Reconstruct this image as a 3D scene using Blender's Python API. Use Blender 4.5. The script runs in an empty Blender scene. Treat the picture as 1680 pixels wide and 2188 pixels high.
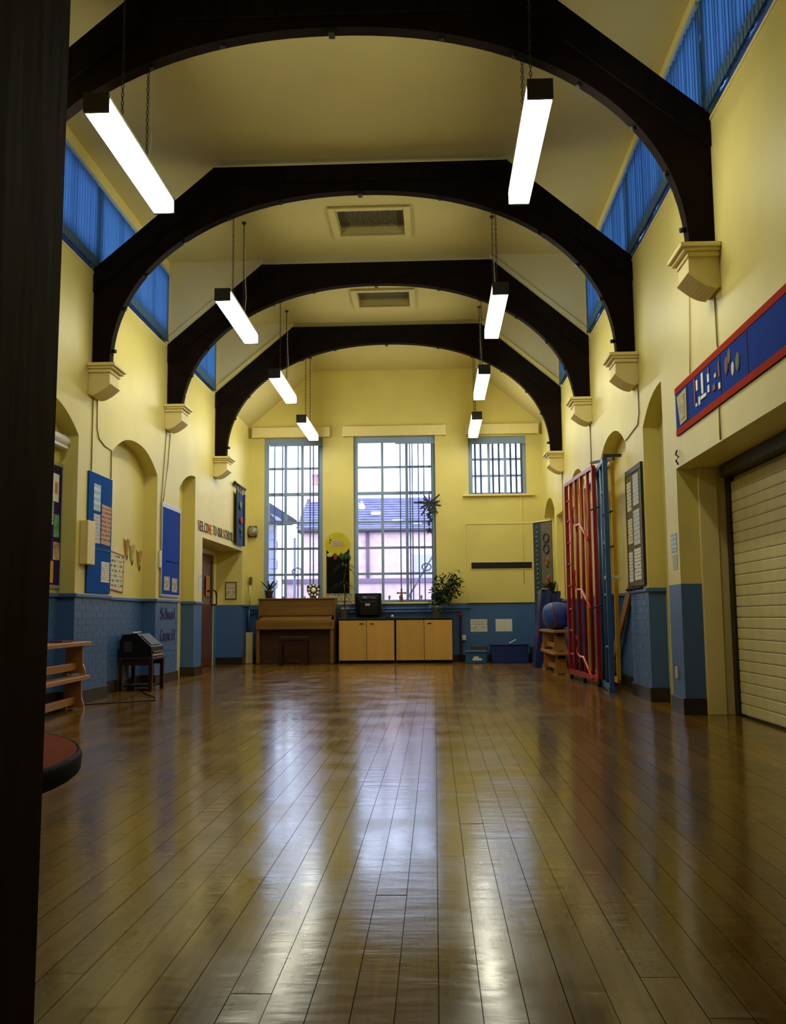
import bpy, bmesh, math, random
from mathutils import Vector, Matrix
random.seed(7)
scene = bpy.context.scene
col = scene.collection
PI = math.pi

# ------------------------------------------------------------------ camera
F, YAW, PIT, ROL, H = 2099.83, 0.0414, 0.1123, -0.0089, 0.8545
def _ray(u, v):
    u -= 840; v -= 1083.5
    c, s = math.cos(-ROL), math.sin(-ROL)
    uu = c*u - s*v; vv = s*u + c*v
    x, y, z = uu/F, 1.0, -vv/F
    c, s = math.cos(PIT), math.sin(PIT)
    y, z = c*y - s*z, s*y + c*z
    c, s = math.cos(YAW), math.sin(YAW)
    return Vector((c*x - s*y, s*x + c*y, z))
fw = _ray(840, 1083.5).normalized()
rt = (_ray(841, 1083.5) - _ray(840, 1083.5)).normalized()
up = (_ray(840, 1082.5) - _ray(840, 1083.5)).normalized()
cam_d = bpy.data.cameras.new('camera')
cam = bpy.data.objects.new('camera', cam_d); col.objects.link(cam)
m = Matrix.Identity(4)
for i in range(3):
    m[i][0], m[i][1], m[i][2] = rt[i], up[i], -fw[i]
m[2][3] = H
cam.matrix_world = m
cam_d.sensor_fit = 'VERTICAL'; cam_d.sensor_height = 36.0
cam_d.lens = F/2188*36.0
cam_d.shift_y = -10.5/2188
cam_d.clip_start = 0.05; cam_d.clip_end = 300
scene.camera = cam

# ------------------------------------------------------------------ world: flat white overcast sky
LAMP = 22.0
SKY = 4.2
w = bpy.data.worlds.new('overcast'); scene.world = w; w.use_nodes = True
bg = w.node_tree.nodes['Background']
bg.inputs[0].default_value = (0.68, 0.77, 1.0, 1); bg.inputs[1].default_value = SKY
scene.view_settings.view_transform = 'Standard'
scene.view_settings.look = 'None'
scene.view_settings.gamma = 1.0
scene.view_settings.use_curve_mapping = False
scene.view_settings.exposure = 0.0

# ------------------------------------------------------------------ materials
def M(name, rgb, rough=0.6, var=0.0, scale=6.0, bump=0.0, bscale=40.0, metal=0.0, spec=0.5, coat=0.0, stretch=None):
    mt = bpy.data.materials.new(name); mt.use_nodes = True
    nt = mt.node_tree; b = nt.nodes['Principled BSDF']
    b.inputs['Base Color'].default_value = (*rgb, 1)
    b.inputs['Roughness'].default_value = rough
    b.inputs['Metallic'].default_value = metal
    b.inputs['Specular IOR Level'].default_value = spec
    b.inputs['Coat Weight'].default_value = coat
    co = nt.nodes.new('ShaderNodeTexCoord'); src = co.outputs['Object']
    if stretch:
        mp = nt.nodes.new('ShaderNodeMapping'); mp.inputs['Scale'].default_value = stretch
        nt.links.new(src, mp.inputs['Vector']); src = mp.outputs['Vector']
    if var > 0:
        n = nt.nodes.new('ShaderNodeTexNoise'); n.inputs['Scale'].default_value = scale; n.inputs['Detail'].default_value = 4
        nt.links.new(src, n.inputs['Vector'])
        r = nt.nodes.new('ShaderNodeMapRange'); r.inputs['From Min'].default_value = .3; r.inputs['From Max'].default_value = .7
        r.inputs['To Min'].default_value = 1-var; r.inputs['To Max'].default_value = 1+var
        nt.links.new(n.outputs['Fac'], r.inputs['Value'])
        x = nt.nodes.new('ShaderNodeVectorMath'); x.operation = 'SCALE'; x.inputs[0].default_value = rgb
        nt.links.new(r.outputs['Result'], x.inputs['Scale']); nt.links.new(x.outputs['Vector'], b.inputs['Base Color'])
    if bump > 0:
        n2 = nt.nodes.new('ShaderNodeTexNoise'); n2.inputs['Scale'].default_value = bscale
        nt.links.new(src, n2.inputs['Vector'])
        bp = nt.nodes.new('ShaderNodeBump'); bp.inputs['Strength'].default_value = bump; bp.inputs['Distance'].default_value = .01
        nt.links.new(n2.outputs['Fac'], bp.inputs['Height']); nt.links.new(bp.outputs['Normal'], b.inputs['Normal'])
    return mt

YEL = (0.755, 0.650, 0.215); BLU = (0.060, 0.142, 0.36)
def paint_material(name, two_tone=True):
    mt = M(name, YEL, rough=0.42, spec=0.4, bump=0.10, bscale=14)
    nt = mt.node_tree; b = nt.nodes['Principled BSDF']
    g = nt.nodes.new('ShaderNodeNewGeometry'); sx = nt.nodes.new('ShaderNodeSeparateXYZ')
    nt.links.new(g.outputs['Position'], sx.inputs['Vector'])
    gt = nt.nodes.new('ShaderNodeMath'); gt.operation = 'GREATER_THAN'; gt.inputs[1].default_value = 1.13 if two_tone else -5
    nt.links.new(sx.outputs['Z'], gt.inputs[0])
    n = nt.nodes.new('ShaderNodeTexNoise'); n.inputs['Scale'].default_value = 1.3; n.inputs['Detail'].default_value = 5
    nt.links.new(g.outputs['Position'], n.inputs['Vector'])
    r = nt.nodes.new('ShaderNodeMapRange'); r.inputs['From Min'].default_value = .3; r.inputs['From Max'].default_value = .7
    r.inputs['To Min'].default_value = .93; r.inputs['To Max'].default_value = 1.05
    nt.links.new(n.outputs['Fac'], r.inputs['Value'])
    mx = nt.nodes.new('ShaderNodeMix'); mx.data_type = 'RGBA'
    mx.inputs['A'].default_value = (*BLU, 1); mx.inputs['B'].default_value = (*YEL, 1)
    nt.links.new(gt.outputs['Value'], mx.inputs['Factor'])
    x = nt.nodes.new('ShaderNodeVectorMath'); x.operation = 'SCALE'
    nt.links.new(mx.outputs['Result'], x.inputs[0]); nt.links.new(r.outputs['Result'], x.inputs['Scale'])
    nt.links.new(x.outputs['Vector'], b.inputs['Base Color'])
    return mt
paint = paint_material('wall_paint')
paint_yellow = paint_material('wall_paint_yellow', False)
blue_paint = M('blue_gloss_paint', BLU, rough=0.4, var=.08, scale=3, bump=.12, bscale=12)
cream_trim = M('cream_woodwork', (0.80, 0.68, 0.31), rough=.45, var=.03)
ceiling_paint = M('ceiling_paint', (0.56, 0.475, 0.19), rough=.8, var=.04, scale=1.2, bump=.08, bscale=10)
skirting_mat = M('dark_tile_skirting', (0.022, 0.014, 0.010), rough=.35, var=.2)
truss_mat = M('dark_stained_timber', (0.0080, 0.0054, 0.0040), spec=.06, rough=.75, var=.35, scale=5, stretch=(6, 1, 1))
truss_edge = M('dark_stained_brace', (0.0095, 0.0052, 0.0038), spec=.06, rough=.75, var=.3, scale=5)
iron = M('black_iron', (0.01, 0.01, 0.01), rough=.5, metal=.3)
steel = M('dull_steel', (0.35, 0.35, 0.36), rough=.35, metal=.9)
chain_mat = M('dull_chain', (0.05, 0.045, 0.04), rough=.5, metal=.6)
white_plastic = M('white_plastic', (0.72, 0.70, 0.62), rough=.4)
win_paint = M('flare_blue_window_paint', (0.30, 0.42, 0.66), rough=.4, var=.05)  # blue tint of the window glare put into the frame colour
black_mat = M('black_plastic', (0.006, 0.006, 0.007), spec=.22, rough=.5)
dark_red_wood = M('dark_red_wood', (0.035, 0.010, 0.008), rough=.3, var=.2, scale=8)
beech = M('pale_beech', (0.60, 0.345, 0.090), rough=.42, var=.12, scale=5, stretch=(1, 1, .12))
piano_mat = M('walnut_veneer', (0.215, 0.108, 0.020), rough=.35, var=.18, scale=4, stretch=(.25, 1, 3))
piano_dark = M('dark_walnut', (0.075, 0.030, 0.010), rough=.4, var=.2, scale=4, stretch=(.4, 1, 2))
bench_mat = M('varnished_pine', (0.42, 0.19, 0.045), rough=.35, var=.15, scale=5, stretch=(1, .15, 1))
door_brown = M('brown_door_varnish', (0.11, 0.036, 0.015), rough=.35, var=.2, scale=3, stretch=(1, 1, .2))
jamb_mat = M('old_brown_varnish', (0.055, 0.028, 0.0075), spec=.08, rough=.6, var=.3, scale=5, stretch=(1, 1, .2), bump=.1)
red_paint = M('red_enamel', (0.30, 0.008, 0.011), rough=.28, spec=.5)
blue_enamel = M('blue_enamel', (0.03, 0.11, 0.30), rough=.3)
yellow_enamel = M('yellow_enamel', (0.60, 0.31, 0.008), rough=.3)
grey_dark = M('dark_grey', (0.03, 0.03, 0.035), rough=.5)
leaf_mat = M('leaf_green', (0.035, 0.075, 0.018), rough=.45, var=.35, scale=15)
leaf_dark = M('dark_leaf_green', (0.018, 0.042, 0.016), rough=.45, var=.3, scale=15)
bark = M('plant_stem', (0.06, 0.04, 0.02), rough=.7)
soil = M('soil', (0.02, 0.013, 0.008), rough=.9)

def emission(name, rgb, s):
    mt = bpy.data.materials.new(name); mt.use_nodes = True; nt = mt.node_tree; nt.nodes.clear()
    e = nt.nodes.new('ShaderNodeEmission'); e.inputs[0].default_value = (*rgb, 1); e.inputs[1].default_value = s
    o = nt.nodes.new('ShaderNodeOutputMaterial'); nt.links.new(e.outputs[0], o.inputs[0]); return mt
lamp_glow = emission('lit_diffuser', (0.98, 0.965, 0.75), LAMP)

def glass_material():
    mt = bpy.data.materials.new('window_glass'); mt.use_nodes = True; nt = mt.node_tree; nt.nodes.clear()
    t = nt.nodes.new('ShaderNodeBsdfTransparent'); t.inputs[0].default_value = (.96, .98, 1, 1)
    g = nt.nodes.new('ShaderNodeBsdfGlossy'); g.inputs['Roughness'].default_value = .02
    f = nt.nodes.new('ShaderNodeFresnel'); f.inputs[0].default_value = 1.45
    x = nt.nodes.new('ShaderNodeMixShader'); o = nt.nodes.new('ShaderNodeOutputMaterial')
    nt.links.new(f.outputs[0], x.inputs[0]); nt.links.new(t.outputs[0], x.inputs[1]); nt.links.new(g.outputs[0], x.inputs[2]); nt.links.new(x.outputs[0], o.inputs[0])
    return mt
glass = glass_material()

def fabric_translucent(name, rgb, tr=.6):
    mt = bpy.data.materials.new(name); mt.use_nodes = True; nt = mt.node_tree; nt.nodes.clear()
    d = nt.nodes.new('ShaderNodeBsdfDiffuse'); t = nt.nodes.new('ShaderNodeBsdfTranslucent')
    co = nt.nodes.new('ShaderNodeTexCoord'); n = nt.nodes.new('ShaderNodeTexNoise'); n.inputs['Scale'].default_value = 9
    mp = nt.nodes.new('ShaderNodeMapping'); mp.inputs['Scale'].default_value = (8, 8, .15)
    nt.links.new(co.outputs['Object'], mp.inputs[0]); nt.links.new(mp.outputs[0], n.inputs['Vector'])
    r = nt.nodes.new('ShaderNodeMapRange'); r.inputs['To Min'].default_value = .65; r.inputs['To Max'].default_value = 1.3
    nt.links.new(n.outputs['Fac'], r.inputs['Value'])
    s = nt.nodes.new('ShaderNodeVectorMath'); s.operation = 'SCALE'; s.inputs[0].default_value = rgb
    nt.links.new(r.outputs['Result'], s.inputs['Scale'])
    nt.links.new(s.outputs['Vector'], d.inputs[0]); nt.links.new(s.outputs['Vector'], t.inputs[0])
    x = nt.nodes.new('ShaderNodeMixShader'); x.inputs[0].default_value = tr
    o = nt.nodes.new('ShaderNodeOutputMaterial')
    nt.links.new(d.outputs[0], x.inputs[1]); nt.links.new(t.outputs[0], x.inputs[2]); nt.links.new(x.outputs[0], o.inputs[0]); return mt
blind_mat = fabric_translucent('blue_blind_fabric', (0.055, 0.150, 0.335), .57)
blind_pale = fabric_translucent('pale_blind_fabric', (0.16, 0.24, 0.46), .22)

def floor_material():
    mt = bpy.data.materials.new('varnished_strip_floor'); mt.use_nodes = True; nt = mt.node_tree; b = nt.nodes['Principled BSDF']
    L = nt.links.new
    g = nt.nodes.new('ShaderNodeNewGeometry')
    a = nt.nodes.new('ShaderNodeAttribute'); a.attribute_name = 'tint'
    mp = nt.nodes.new('ShaderNodeMapping'); mp.inputs['Scale'].default_value = (26, 1.6, 1)
    ad = nt.nodes.new('ShaderNodeVectorMath'); ad.operation = 'ADD'
    cx = nt.nodes.new('ShaderNodeCombineXYZ'); ml = nt.nodes.new('ShaderNodeMath'); ml.operation = 'MULTIPLY'; ml.inputs[1].default_value = 37
    L(a.outputs['Fac'], ml.inputs[0]); L(ml.outputs[0], cx.inputs['Y']); L(ml.outputs[0], cx.inputs['X'])
    L(g.outputs['Position'], ad.inputs[0]); L(cx.outputs[0], ad.inputs[1]); L(ad.outputs[0], mp.inputs[0])
    n = nt.nodes.new('ShaderNodeTexNoise'); n.inputs['Scale'].default_value = 1.0; n.inputs['Detail'].default_value = 6; n.inputs['Distortion'].default_value = .6
    L(mp.outputs[0], n.inputs['Vector'])
    cr = nt.nodes.new('ShaderNodeValToRGB')
    e = cr.color_ramp.elements; e[0].position = .25; e[0].color = (0.135, 0.062, 0.0055, 1); e[1].position = .75; e[1].color = (0.270, 0.142, 0.0140, 1)
    L(n.outputs['Fac'], cr.inputs[0])
    # per-board tint
    r = nt.nodes.new('ShaderNodeMapRange'); r.inputs['To Min'].default_value = .74; r.inputs['To Max'].default_value = 1.22
    L(a.outputs['Fac'], r.inputs['Value'])
    n3 = nt.nodes.new('ShaderNodeTexNoise'); n3.inputs['Scale'].default_value = .9; n3.inputs['Detail'].default_value = 5
    L(g.outputs['Position'], n3.inputs['Vector'])
    r3 = nt.nodes.new('ShaderNodeMapRange'); r3.inputs['From Min'].default_value = .3; r3.inputs['From Max'].default_value = .7; r3.inputs['To Min'].default_value = .78; r3.inputs['To Max'].default_value = 1.15
    L(n3.outputs['Fac'], r3.inputs['Value'])
    mm = nt.nodes.new('ShaderNodeMath'); mm.operation = 'MULTIPLY'; L(r.outputs[0], mm.inputs[0]); L(r3.outputs[0], mm.inputs[1])
    s = nt.nodes.new('ShaderNodeVectorMath'); s.operation = 'SCALE'; L(cr.outputs[0], s.inputs[0]); L(mm.outputs[0], s.inputs['Scale'])
    L(s.outputs[0], b.inputs['Base Color'])
    # worn varnish: rougher smears, ripples running across the boards
    n4 = nt.nodes.new('ShaderNodeTexNoise'); n4.inputs['Scale'].default_value = 2.2; n4.inputs['Detail'].default_value = 6
    L(g.outputs['Position'], n4.inputs['Vector'])
    r4 = nt.nodes.new('ShaderNodeMapRange'); r4.inputs['From Min'].default_value = .3; r4.inputs['From Max'].default_value = .7; r4.inputs['To Min'].default_value = .11; r4.inputs['To Max'].default_value = .22
    L(n4.outputs['Fac'], r4.inputs['Value']); L(r4.outputs[0], b.inputs['Roughness'])
    mp2 = nt.nodes.new('ShaderNodeMapping'); mp2.inputs['Scale'].default_value = (3, 9, 1); L(g.outputs['Position'], mp2.inputs[0])
    n5 = nt.nodes.new('ShaderNodeTexNoise'); n5.inputs['Scale'].default_value = 1.6; n5.inputs['Detail'].default_value = 5; L(mp2.outputs[0], n5.inputs['Vector'])
    bp = nt.nodes.new('ShaderNodeBump'); bp.inputs['Strength'].default_value = .22; bp.inputs['Distance'].default_value = .006
    L(n5.outputs['Fac'], bp.inputs['Height']); L(bp.outputs[0], b.inputs['Normal'])
    b.inputs['IOR'].default_value = 1.5; b.inputs['Specular IOR Level'].default_value = .42
    return mt
floor_mat = floor_material()
subfloor_mat = M('dark_joint', (0.030, 0.016, 0.004), rough=.8)

def print_material(name, paper=(.75, .74, .68), ink=(.12, .11, .12), lines=9.0, density=.5):
    """paper with rows of small print too small to read"""
    mt = M(name, paper, rough=.6); nt = mt.node_tree; b = nt.nodes['Principled BSDF']; L = nt.links.new
    co = nt.nodes.new('ShaderNodeTexCoord'); sp = nt.nodes.new('ShaderNodeSeparateXYZ'); L(co.outputs['Generated'], sp.inputs[0])
    mu = nt.nodes.new('ShaderNodeMath'); mu.operation = 'MULTIPLY'; mu.inputs[1].default_value = lines; L(sp.outputs['Z'], mu.inputs[0])
    fr = nt.nodes.new('ShaderNodeMath'); fr.operation = 'FRACT'; L(mu.outputs[0], fr.inputs[0])
    lt = nt.nodes.new('ShaderNodeMath'); lt.operation = 'LESS_THAN'; lt.inputs[1].default_value = .45; L(fr.outputs[0], lt.inputs[0])
    mp = nt.nodes.new('ShaderNodeMapping'); mp.inputs['Scale'].default_value = (16, 16, lines); L(co.outputs['Generated'], mp.inputs[0])
    n = nt.nodes.new('ShaderNodeTexNoise'); n.inputs['Scale'].default_value = 1.1; L(mp.outputs[0], n.inputs['Vector'])
    gt = nt.nodes.new('ShaderNodeMath'); gt.operation = 'GREATER_THAN'; gt.inputs[1].default_value = 1-density; L(n.outputs['Fac'], gt.inputs[0])
    m1 = nt.nodes.new('ShaderNodeMath'); m1.operation = 'MULTIPLY'; L(lt.outputs[0], m1.inputs[0]); L(gt.outputs[0], m1.inputs[1])
    # margins
    last = m1.outputs[0]
    ab = nt.nodes.new('ShaderNodeMath'); ab.operation = 'SUBTRACT'; ab.inputs[1].default_value = .5; L(sp.outputs['Z'], ab.inputs[0])
    a2 = nt.nodes.new('ShaderNodeMath'); a2.operation = 'ABSOLUTE'; L(ab.outputs[0], a2.inputs[0])
    a3 = nt.nodes.new('ShaderNodeMath'); a3.operation = 'LESS_THAN'; a3.inputs[1].default_value = .42; L(a2.outputs[0], a3.inputs[0])
    m2 = nt.nodes.new('ShaderNodeMath'); m2.operation = 'MULTIPLY'; L(last, m2.inputs[0]); L(a3.outputs[0], m2.inputs[1])
    mx = nt.nodes.new('ShaderNodeMix'); mx.data_type = 'RGBA'; mx.inputs['A'].default_value = (*paper, 1); mx.inputs['B'].default_value = (*ink, 1)
    L(m2.outputs[0], mx.inputs['Factor']); L(mx.outputs['Result'], b.inputs['Base Color'])
    return mt
p_white = print_material('white_print')
p_cream = print_material('cream_print', (.68, .62, .42), (.10, .08, .05), 8, .5)
p_blue = print_material('blue_print', (.30, .50, .78), (.75, .82, .9), 4, .55)
p_orange = print_material('orange_print', (.62, .28, .04), (.25, .08, .02), 6, .4)
p_tan = print_material('tan_print', (.60, .30, .14), (.10, .06, .04), 9, .55)
p_grey = print_material('grey_print', (.55, .56, .55), (.25, .25, .28), 8, .5)
white_paper = M('plain_paper', (.74, .73, .70), rough=.6, var=.03)

# ------------------------------------------------------------------ geometry helpers
class MB:
    def __init__(s): s.b = bmesh.new()
    def box(s, x0, x1, y0, y1, z0, z1, bev=0.0):
        t = bmesh.new() if bev else s.b
        v = [t.verts.new((x, y, z)) for x in (x0, x1) for y in (y0, y1) for z in (z0, z1)]
        for f in ((0, 1, 3, 2), (4, 6, 7, 5), (0, 4, 5, 1), (2, 3, 7, 6), (0, 2, 6, 4), (1, 5, 7, 3)): t.faces.new([v[i] for i in f])
        if bev:
            bmesh.ops.bevel(t, geom=t.edges[:], offset=bev, segments=2, affect='EDGES', profile=.5); s.join(t)
        return s
    def join(s, t, mat=None):
        me = bpy.data.meshes.new('tmp'); t.to_mesh(me); t.free()
        if mat is not None: me.transform(mat)
        s.b.from_mesh(me); bpy.data.meshes.remove(me)
    def quad(s, *p):
        s.b.faces.new([s.b.verts.new(q) for q in p]); return s
    def bar(s, a, b, wd, ht, upv=(0, 0, 1), bev=0.0):
        a, b = Vector(a), Vector(b); d = (b-a); ln = d.length; d.normalize()
        u = Vector(upv); sd = d.cross(u)
        if sd.length < 1e-4: sd = d.cross(Vector((0, 1, 0)))
        sd.normalize(); u = sd.cross(d)
        t = MB().box(-wd/2, wd/2, 0, ln, -ht/2, ht/2, bev).b
        mt = Matrix(((sd.x, d.x, u.x, a.x), (sd.y, d.y, u.y, a.y), (sd.z, d.z, u.z, a.z), (0, 0, 0, 1)))
        s.join(t, mt); return s
    def tube(s, pts, r, seg=8, caps=True):
        pts = [Vector(p) for p in pts]; rings = []; n = len(pts)
        rr = r if isinstance(r, (list, tuple)) else [r]*n
        for i, p in enumerate(pts):
            d = (pts[min(i+1, n-1)] - pts[max(i-1, 0)]).normalized()
            u = Vector((0, 0, 1)) if abs(d.z) < .95 else Vector((0, 1, 0))
            a = d.cross(u).normalized(); c = a.cross(d)
            rings.append([s.b.verts.new(p + (a*math.cos(2*PI*k/seg) + c*math.sin(2*PI*k/seg))*rr[i]) for k in range(seg)])
        for i in range(n-1):
            for k in range(seg):
                f = s.b.faces.new((rings[i][k], rings[i][(k+1) % seg], rings[i+1][(k+1) % seg], rings[i+1][k])); f.smooth = True
        if caps: s.b.faces.new(rings[0][::-1]); s.b.faces.new(rings[-1])
        return s
    def lathe(s, prof, c, seg=20):
        rings = []
        for r, z in prof:
            rings.append([s.b.verts.new((c[0]+r*math.cos(2*PI*k/seg), c[1]+r*math.sin(2*PI*k/seg), c[2]+z)) for k in range(seg)])
        for i in range(len(prof)-1):
            for k in range(seg):
                f = s.b.faces.new((rings[i][k], rings[i][(k+1) % seg], rings[i+1][(k+1) % seg], rings[i+1][k])); f.smooth = True
        s.b.faces.new(rings[0][::-1]); s.b.faces.new(rings[-1]); return s
    def prism(s, poly, plane, t0, t1):
        """poly in 2-D; plane 'xz' extrudes along y, 'yz' along x, 'xy' along z"""
        f = {'xz': lambda p, t: (p[0], t, p[1]), 'yz': lambda p, t: (t, p[0], p[1]), 'xy': lambda p, t: (p[0], p[1], t)}[plane]
        for t in (t0, t1):
            v = [s.b.verts.new(f(p, t)) for p in poly]
            e = [s.b.edges.new((v[i], v[(i+1) % len(v)])) for i in range(len(v))]
            bmesh.ops.triangle_fill(s.b, use_beauty=True, edges=e)
            if t == t0: v0 = v
        n = len(v)
        for i in range(n): s.b.faces.new((v0[i], v0[(i+1) % n], v[(i+1) % n], v[i]))
        return s
    def sphere(s, c, r, sub=2, sc=(1, 1, 1)):
        t = bmesh.new(); bmesh.ops.create_icosphere(t, subdivisions=sub, radius=r)
        for f in t.faces: f.smooth = True
        s.join(t, Matrix.Translation(c) @ Matrix.Diagonal((*sc, 1))); return s
    def sheet(s, outline, holes, f):
        """flat polygon with holes; f maps (a,b) to a point"""
        es = []
        for lp in [outline]+holes:
            v = [s.b.verts.new(f(*p)) for p in lp]
            es += [s.b.edges.new((v[i], v[(i+1) % len(v)])) for i in range(len(v))]
        bmesh.ops.triangle_fill(s.b, use_beauty=True, use_dissolve=False, edges=es); return s

def link_mesh(name, mb, mat, parent=None, local=False):
    b = mb.b if isinstance(mb, MB) else mb
    bmesh.ops.recalc_face_normals(b, faces=b.faces[:])
    if parent is not None and not local:
        r = parent
        while r.parent: r = r.parent
        bmesh.ops.translate(b, verts=b.verts[:], vec=-r.location)
    me = bpy.data.meshes.new(name); b.to_mesh(me); b.free()
    for mt in (mat if isinstance(mat, (list, tuple)) else [mat]): me.materials.append(mt)
    o = bpy.data.objects.new(name, me); col.objects.link(o)
    if parent is not None: o.parent = parent
    return o
part = link_mesh
def structure(name, mb, mat, parent=None):
    o = link_mesh(name, mb, mat, parent); 
    if parent is None: o['kind'] = 'structure'
    return o
def tag(o, label, cat, group=None):
    o['label'] = label; o['category'] = cat
    if group: o['group'] = group
    return o
def thing(name, label, cat, loc=(0, 0, 0), group=None):
    o = bpy.data.objects.new(name, None); o.empty_display_size = .1; col.objects.link(o); o.location = loc
    return tag(o, label, cat, group)
def single(name, mb, mat, label, cat, group=None):
    """a thing that is one mesh, origin at its own bounds' base"""
    b = mb.b; xs = [v.co for v in b.verts]
    c = Vector(((min(p.x for p in xs)+max(p.x for p in xs))/2, (min(p.y for p in xs)+max(p.y for p in xs))/2, min(p.z for p in xs)))
    bmesh.ops.translate(b, verts=b.verts[:], vec=-c)
    o = link_mesh(name, mb, mat); o.location = c
    return tag(o, label, cat, group)
def children(o): return [c for c in col.objects if c.parent == o]
def copy_tree(o, loc=None, parent=None):
    c = o.copy(); col.objects.link(c)
    if parent: c.parent = parent
    if loc is not None: c.location = loc
    for ch in children(o): copy_tree(ch, None, c)
    return c
def text_mb(body, size, depth, f, align='LEFT'):
    """lettering as solid geometry; f maps (a, b, n) to a point"""
    cu = bpy.data.curves.new('lettering', 'FONT'); cu.body = body; cu.size = size; cu.extrude = depth/2; cu.align_x = align; cu.resolution_u = 3
    to = bpy.data.objects.new('lettering', cu); col.objects.link(to)
    dg = bpy.context.evaluated_depsgraph_get(); me = bpy.data.meshes.new_from_object(to.evaluated_get(dg))
    mb = MB(); mb.b.from_mesh(me)
    for v in mb.b.verts: v.co = f(v.co.x, v.co.y, v.co.z + depth/2)
    bpy.data.objects.remove(to); bpy.data.curves.remove(cu); bpy.data.meshes.remove(me)
    return mb

# ------------------------------------------------------------------ room dimensions
XL, XR, XC = -3.685, 2.163, -0.761
YB, YF = 19.338, 0.6
ZK, ZT, ZC = 4.68, 5.806, 5.88          # rafter foot, collar top, ceiling
YT = [7.338, 10.338, 13.338, 16.338]    # roof trusses
ZFOOT = [3.62, 3.605, 3.81, 3.578]
HW = XR - XC
ZD = 1.13

def arch_profile(y0, y1, kind, zs=2.775, za=3.055, n=22):
    """top line of a recess from (y0) to (y1)"""
    if kind[0] == 'flat': return [(y0, kind[1]), (y1, kind[1])]
    out = []
    for i in range(n+1):
        t = i/n
        if kind[0] == 'full': q = 2*t-1
        elif kind[0] == 'up': q = t-1
        else: q = t
        out.append((y0+(y1-y0)*t, zs+(za-zs)*(1-abs(q)**2.3)))
    return out

def side_wall(name, X, sgn, recesses, windows, niches=()):
    f = lambda y, z: (X, y, z)
    pts = [(YF-.15, 0)]
    mbw, mby = MB(), MB()
    for (y0, y1, kind, dep, two) in recesses:
        pr = arch_profile(y0, y1, kind)
        pts += [(y0, 0)] + pr + [(y1, 0)]
        X2 = X + sgn*dep
        tgt = mbw
        lp = [(y0, 0)] + pr + [(y1, 0)]
        for i in range(len(lp)-1):
            a, b = lp[i], lp[i+1]
            tgt.quad((X, *a), (X, *b), (X2, *b), (X2, *a))
        (mbw if two else mby).sheet(lp, [], lambda y, z: (X2, y, z))
    pts += [(YB, 0), (YB, ZC+.02), (YF-.15, ZC+.02)]
    holes = []
    for (y0, y1, z0, z1, dep) in list(windows)+list(niches):
        lp = [(y0, z0), (y1, z0), (y1, z1), (y0, z1)]; holes.append(lp)
        X2 = X + sgn*dep
        for i in range(4):
            a, b = lp[i], lp[(i+1) % 4]; mbw.quad((X, *a), (X, *b), (X2, *b), (X2, *a))
    for (y0, y1, z0, z1, dep) in niches:
        X2 = X + sgn*dep; mbw.quad((X2, y0, z0), (X2, y1, z0), (X2, y1, z1), (X2, y0, z1))
    mbw.sheet(pts, holes, f)
    o = structure(name, mbw, paint)
    if len(mby.b.verts): part('recess_back', mby, paint_yellow, o)
    return o
CW = [(7.39, 10.31), (10.365, 13.16), (13.45, 16.16)]      # clerestory window bays
cl_left = [(a, b, 4.65, 5.65, .14) for a, b in CW]
cl_right = [(4.4, 7.29, 4.65, 5.65, .14)] + cl_left
recL = [(8.1, 9.95, ('full',), .18, True), (11.0, 12.885, ('full',), .185, True), (14.03, 14.97, ('up',), .2, False), (15.48, 18.75, ('flat', 2.158), .565, True)]
recR = [(4.8, 8.75, ('flat', 2.15), .46, True), (9.19, 10.06, ('down',), .17, False), (10.96, 12.745, ('full',), .18, True), (14.03, 15.62, ('full',), .18, True), (17.6, 19.2, ('full',), .18, True)]
wall_left = side_wall('wall_left', XL, -1, recL, cl_left)
wall_right = side_wall('wall_right', XR, 1, recR, cl_right, [(16.44, 17.3, 1.16, 2.62, .12)])

# back wall with three window openings
W1 = (-3.376, -2.199, 1.16, 4.457); W2 = (-1.585, 0.044, 1.16, 4.466); W3 = (0.704, 1.845, 3.265, 4.43)
mb = MB(); RD = .16
hol = []
for (a, b, c, d) in (W1, W2, W3):
    lp = [(a, c), (b, c), (b, d), (a, d)]; hol.append(lp)
    for i in range(4):
        p, q = lp[i], lp[(i+1) % 4]; mb.quad((p[0], YB, p[1]), (q[0], YB, q[1]), (q[0], YB+RD, q[1]), (p[0], YB+RD, p[1]))
mb.sheet([(XL, 0), (XR, 0), (XR, ZC+.02), (XL, ZC+.02)], hol, lambda x, z: (x, YB, z))
wall_back = structure('wall_back', mb, paint)
# outer skin of the back wall keeps its thickness
mb = MB(); mb.sheet([(XL-.6, -.3), (XR+.6, -.3), (XR+.6, ZC+.4), (XL-.6, ZC+.4)], hol, lambda x, z: (x, YB+.28, z))
for lp in hol:
    for i in range(4):
        p, q = lp[i], lp[(i+1) % 4]; mb.quad((p[0], YB+RD, p[1]), (q[0], YB+RD, q[1]), (q[0], YB+.28, q[1]), (p[0], YB+.28, p[1]))
part('outer_skin', mb, M('render_outside', (.4, .36, .32), .8), wall_back)

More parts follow.
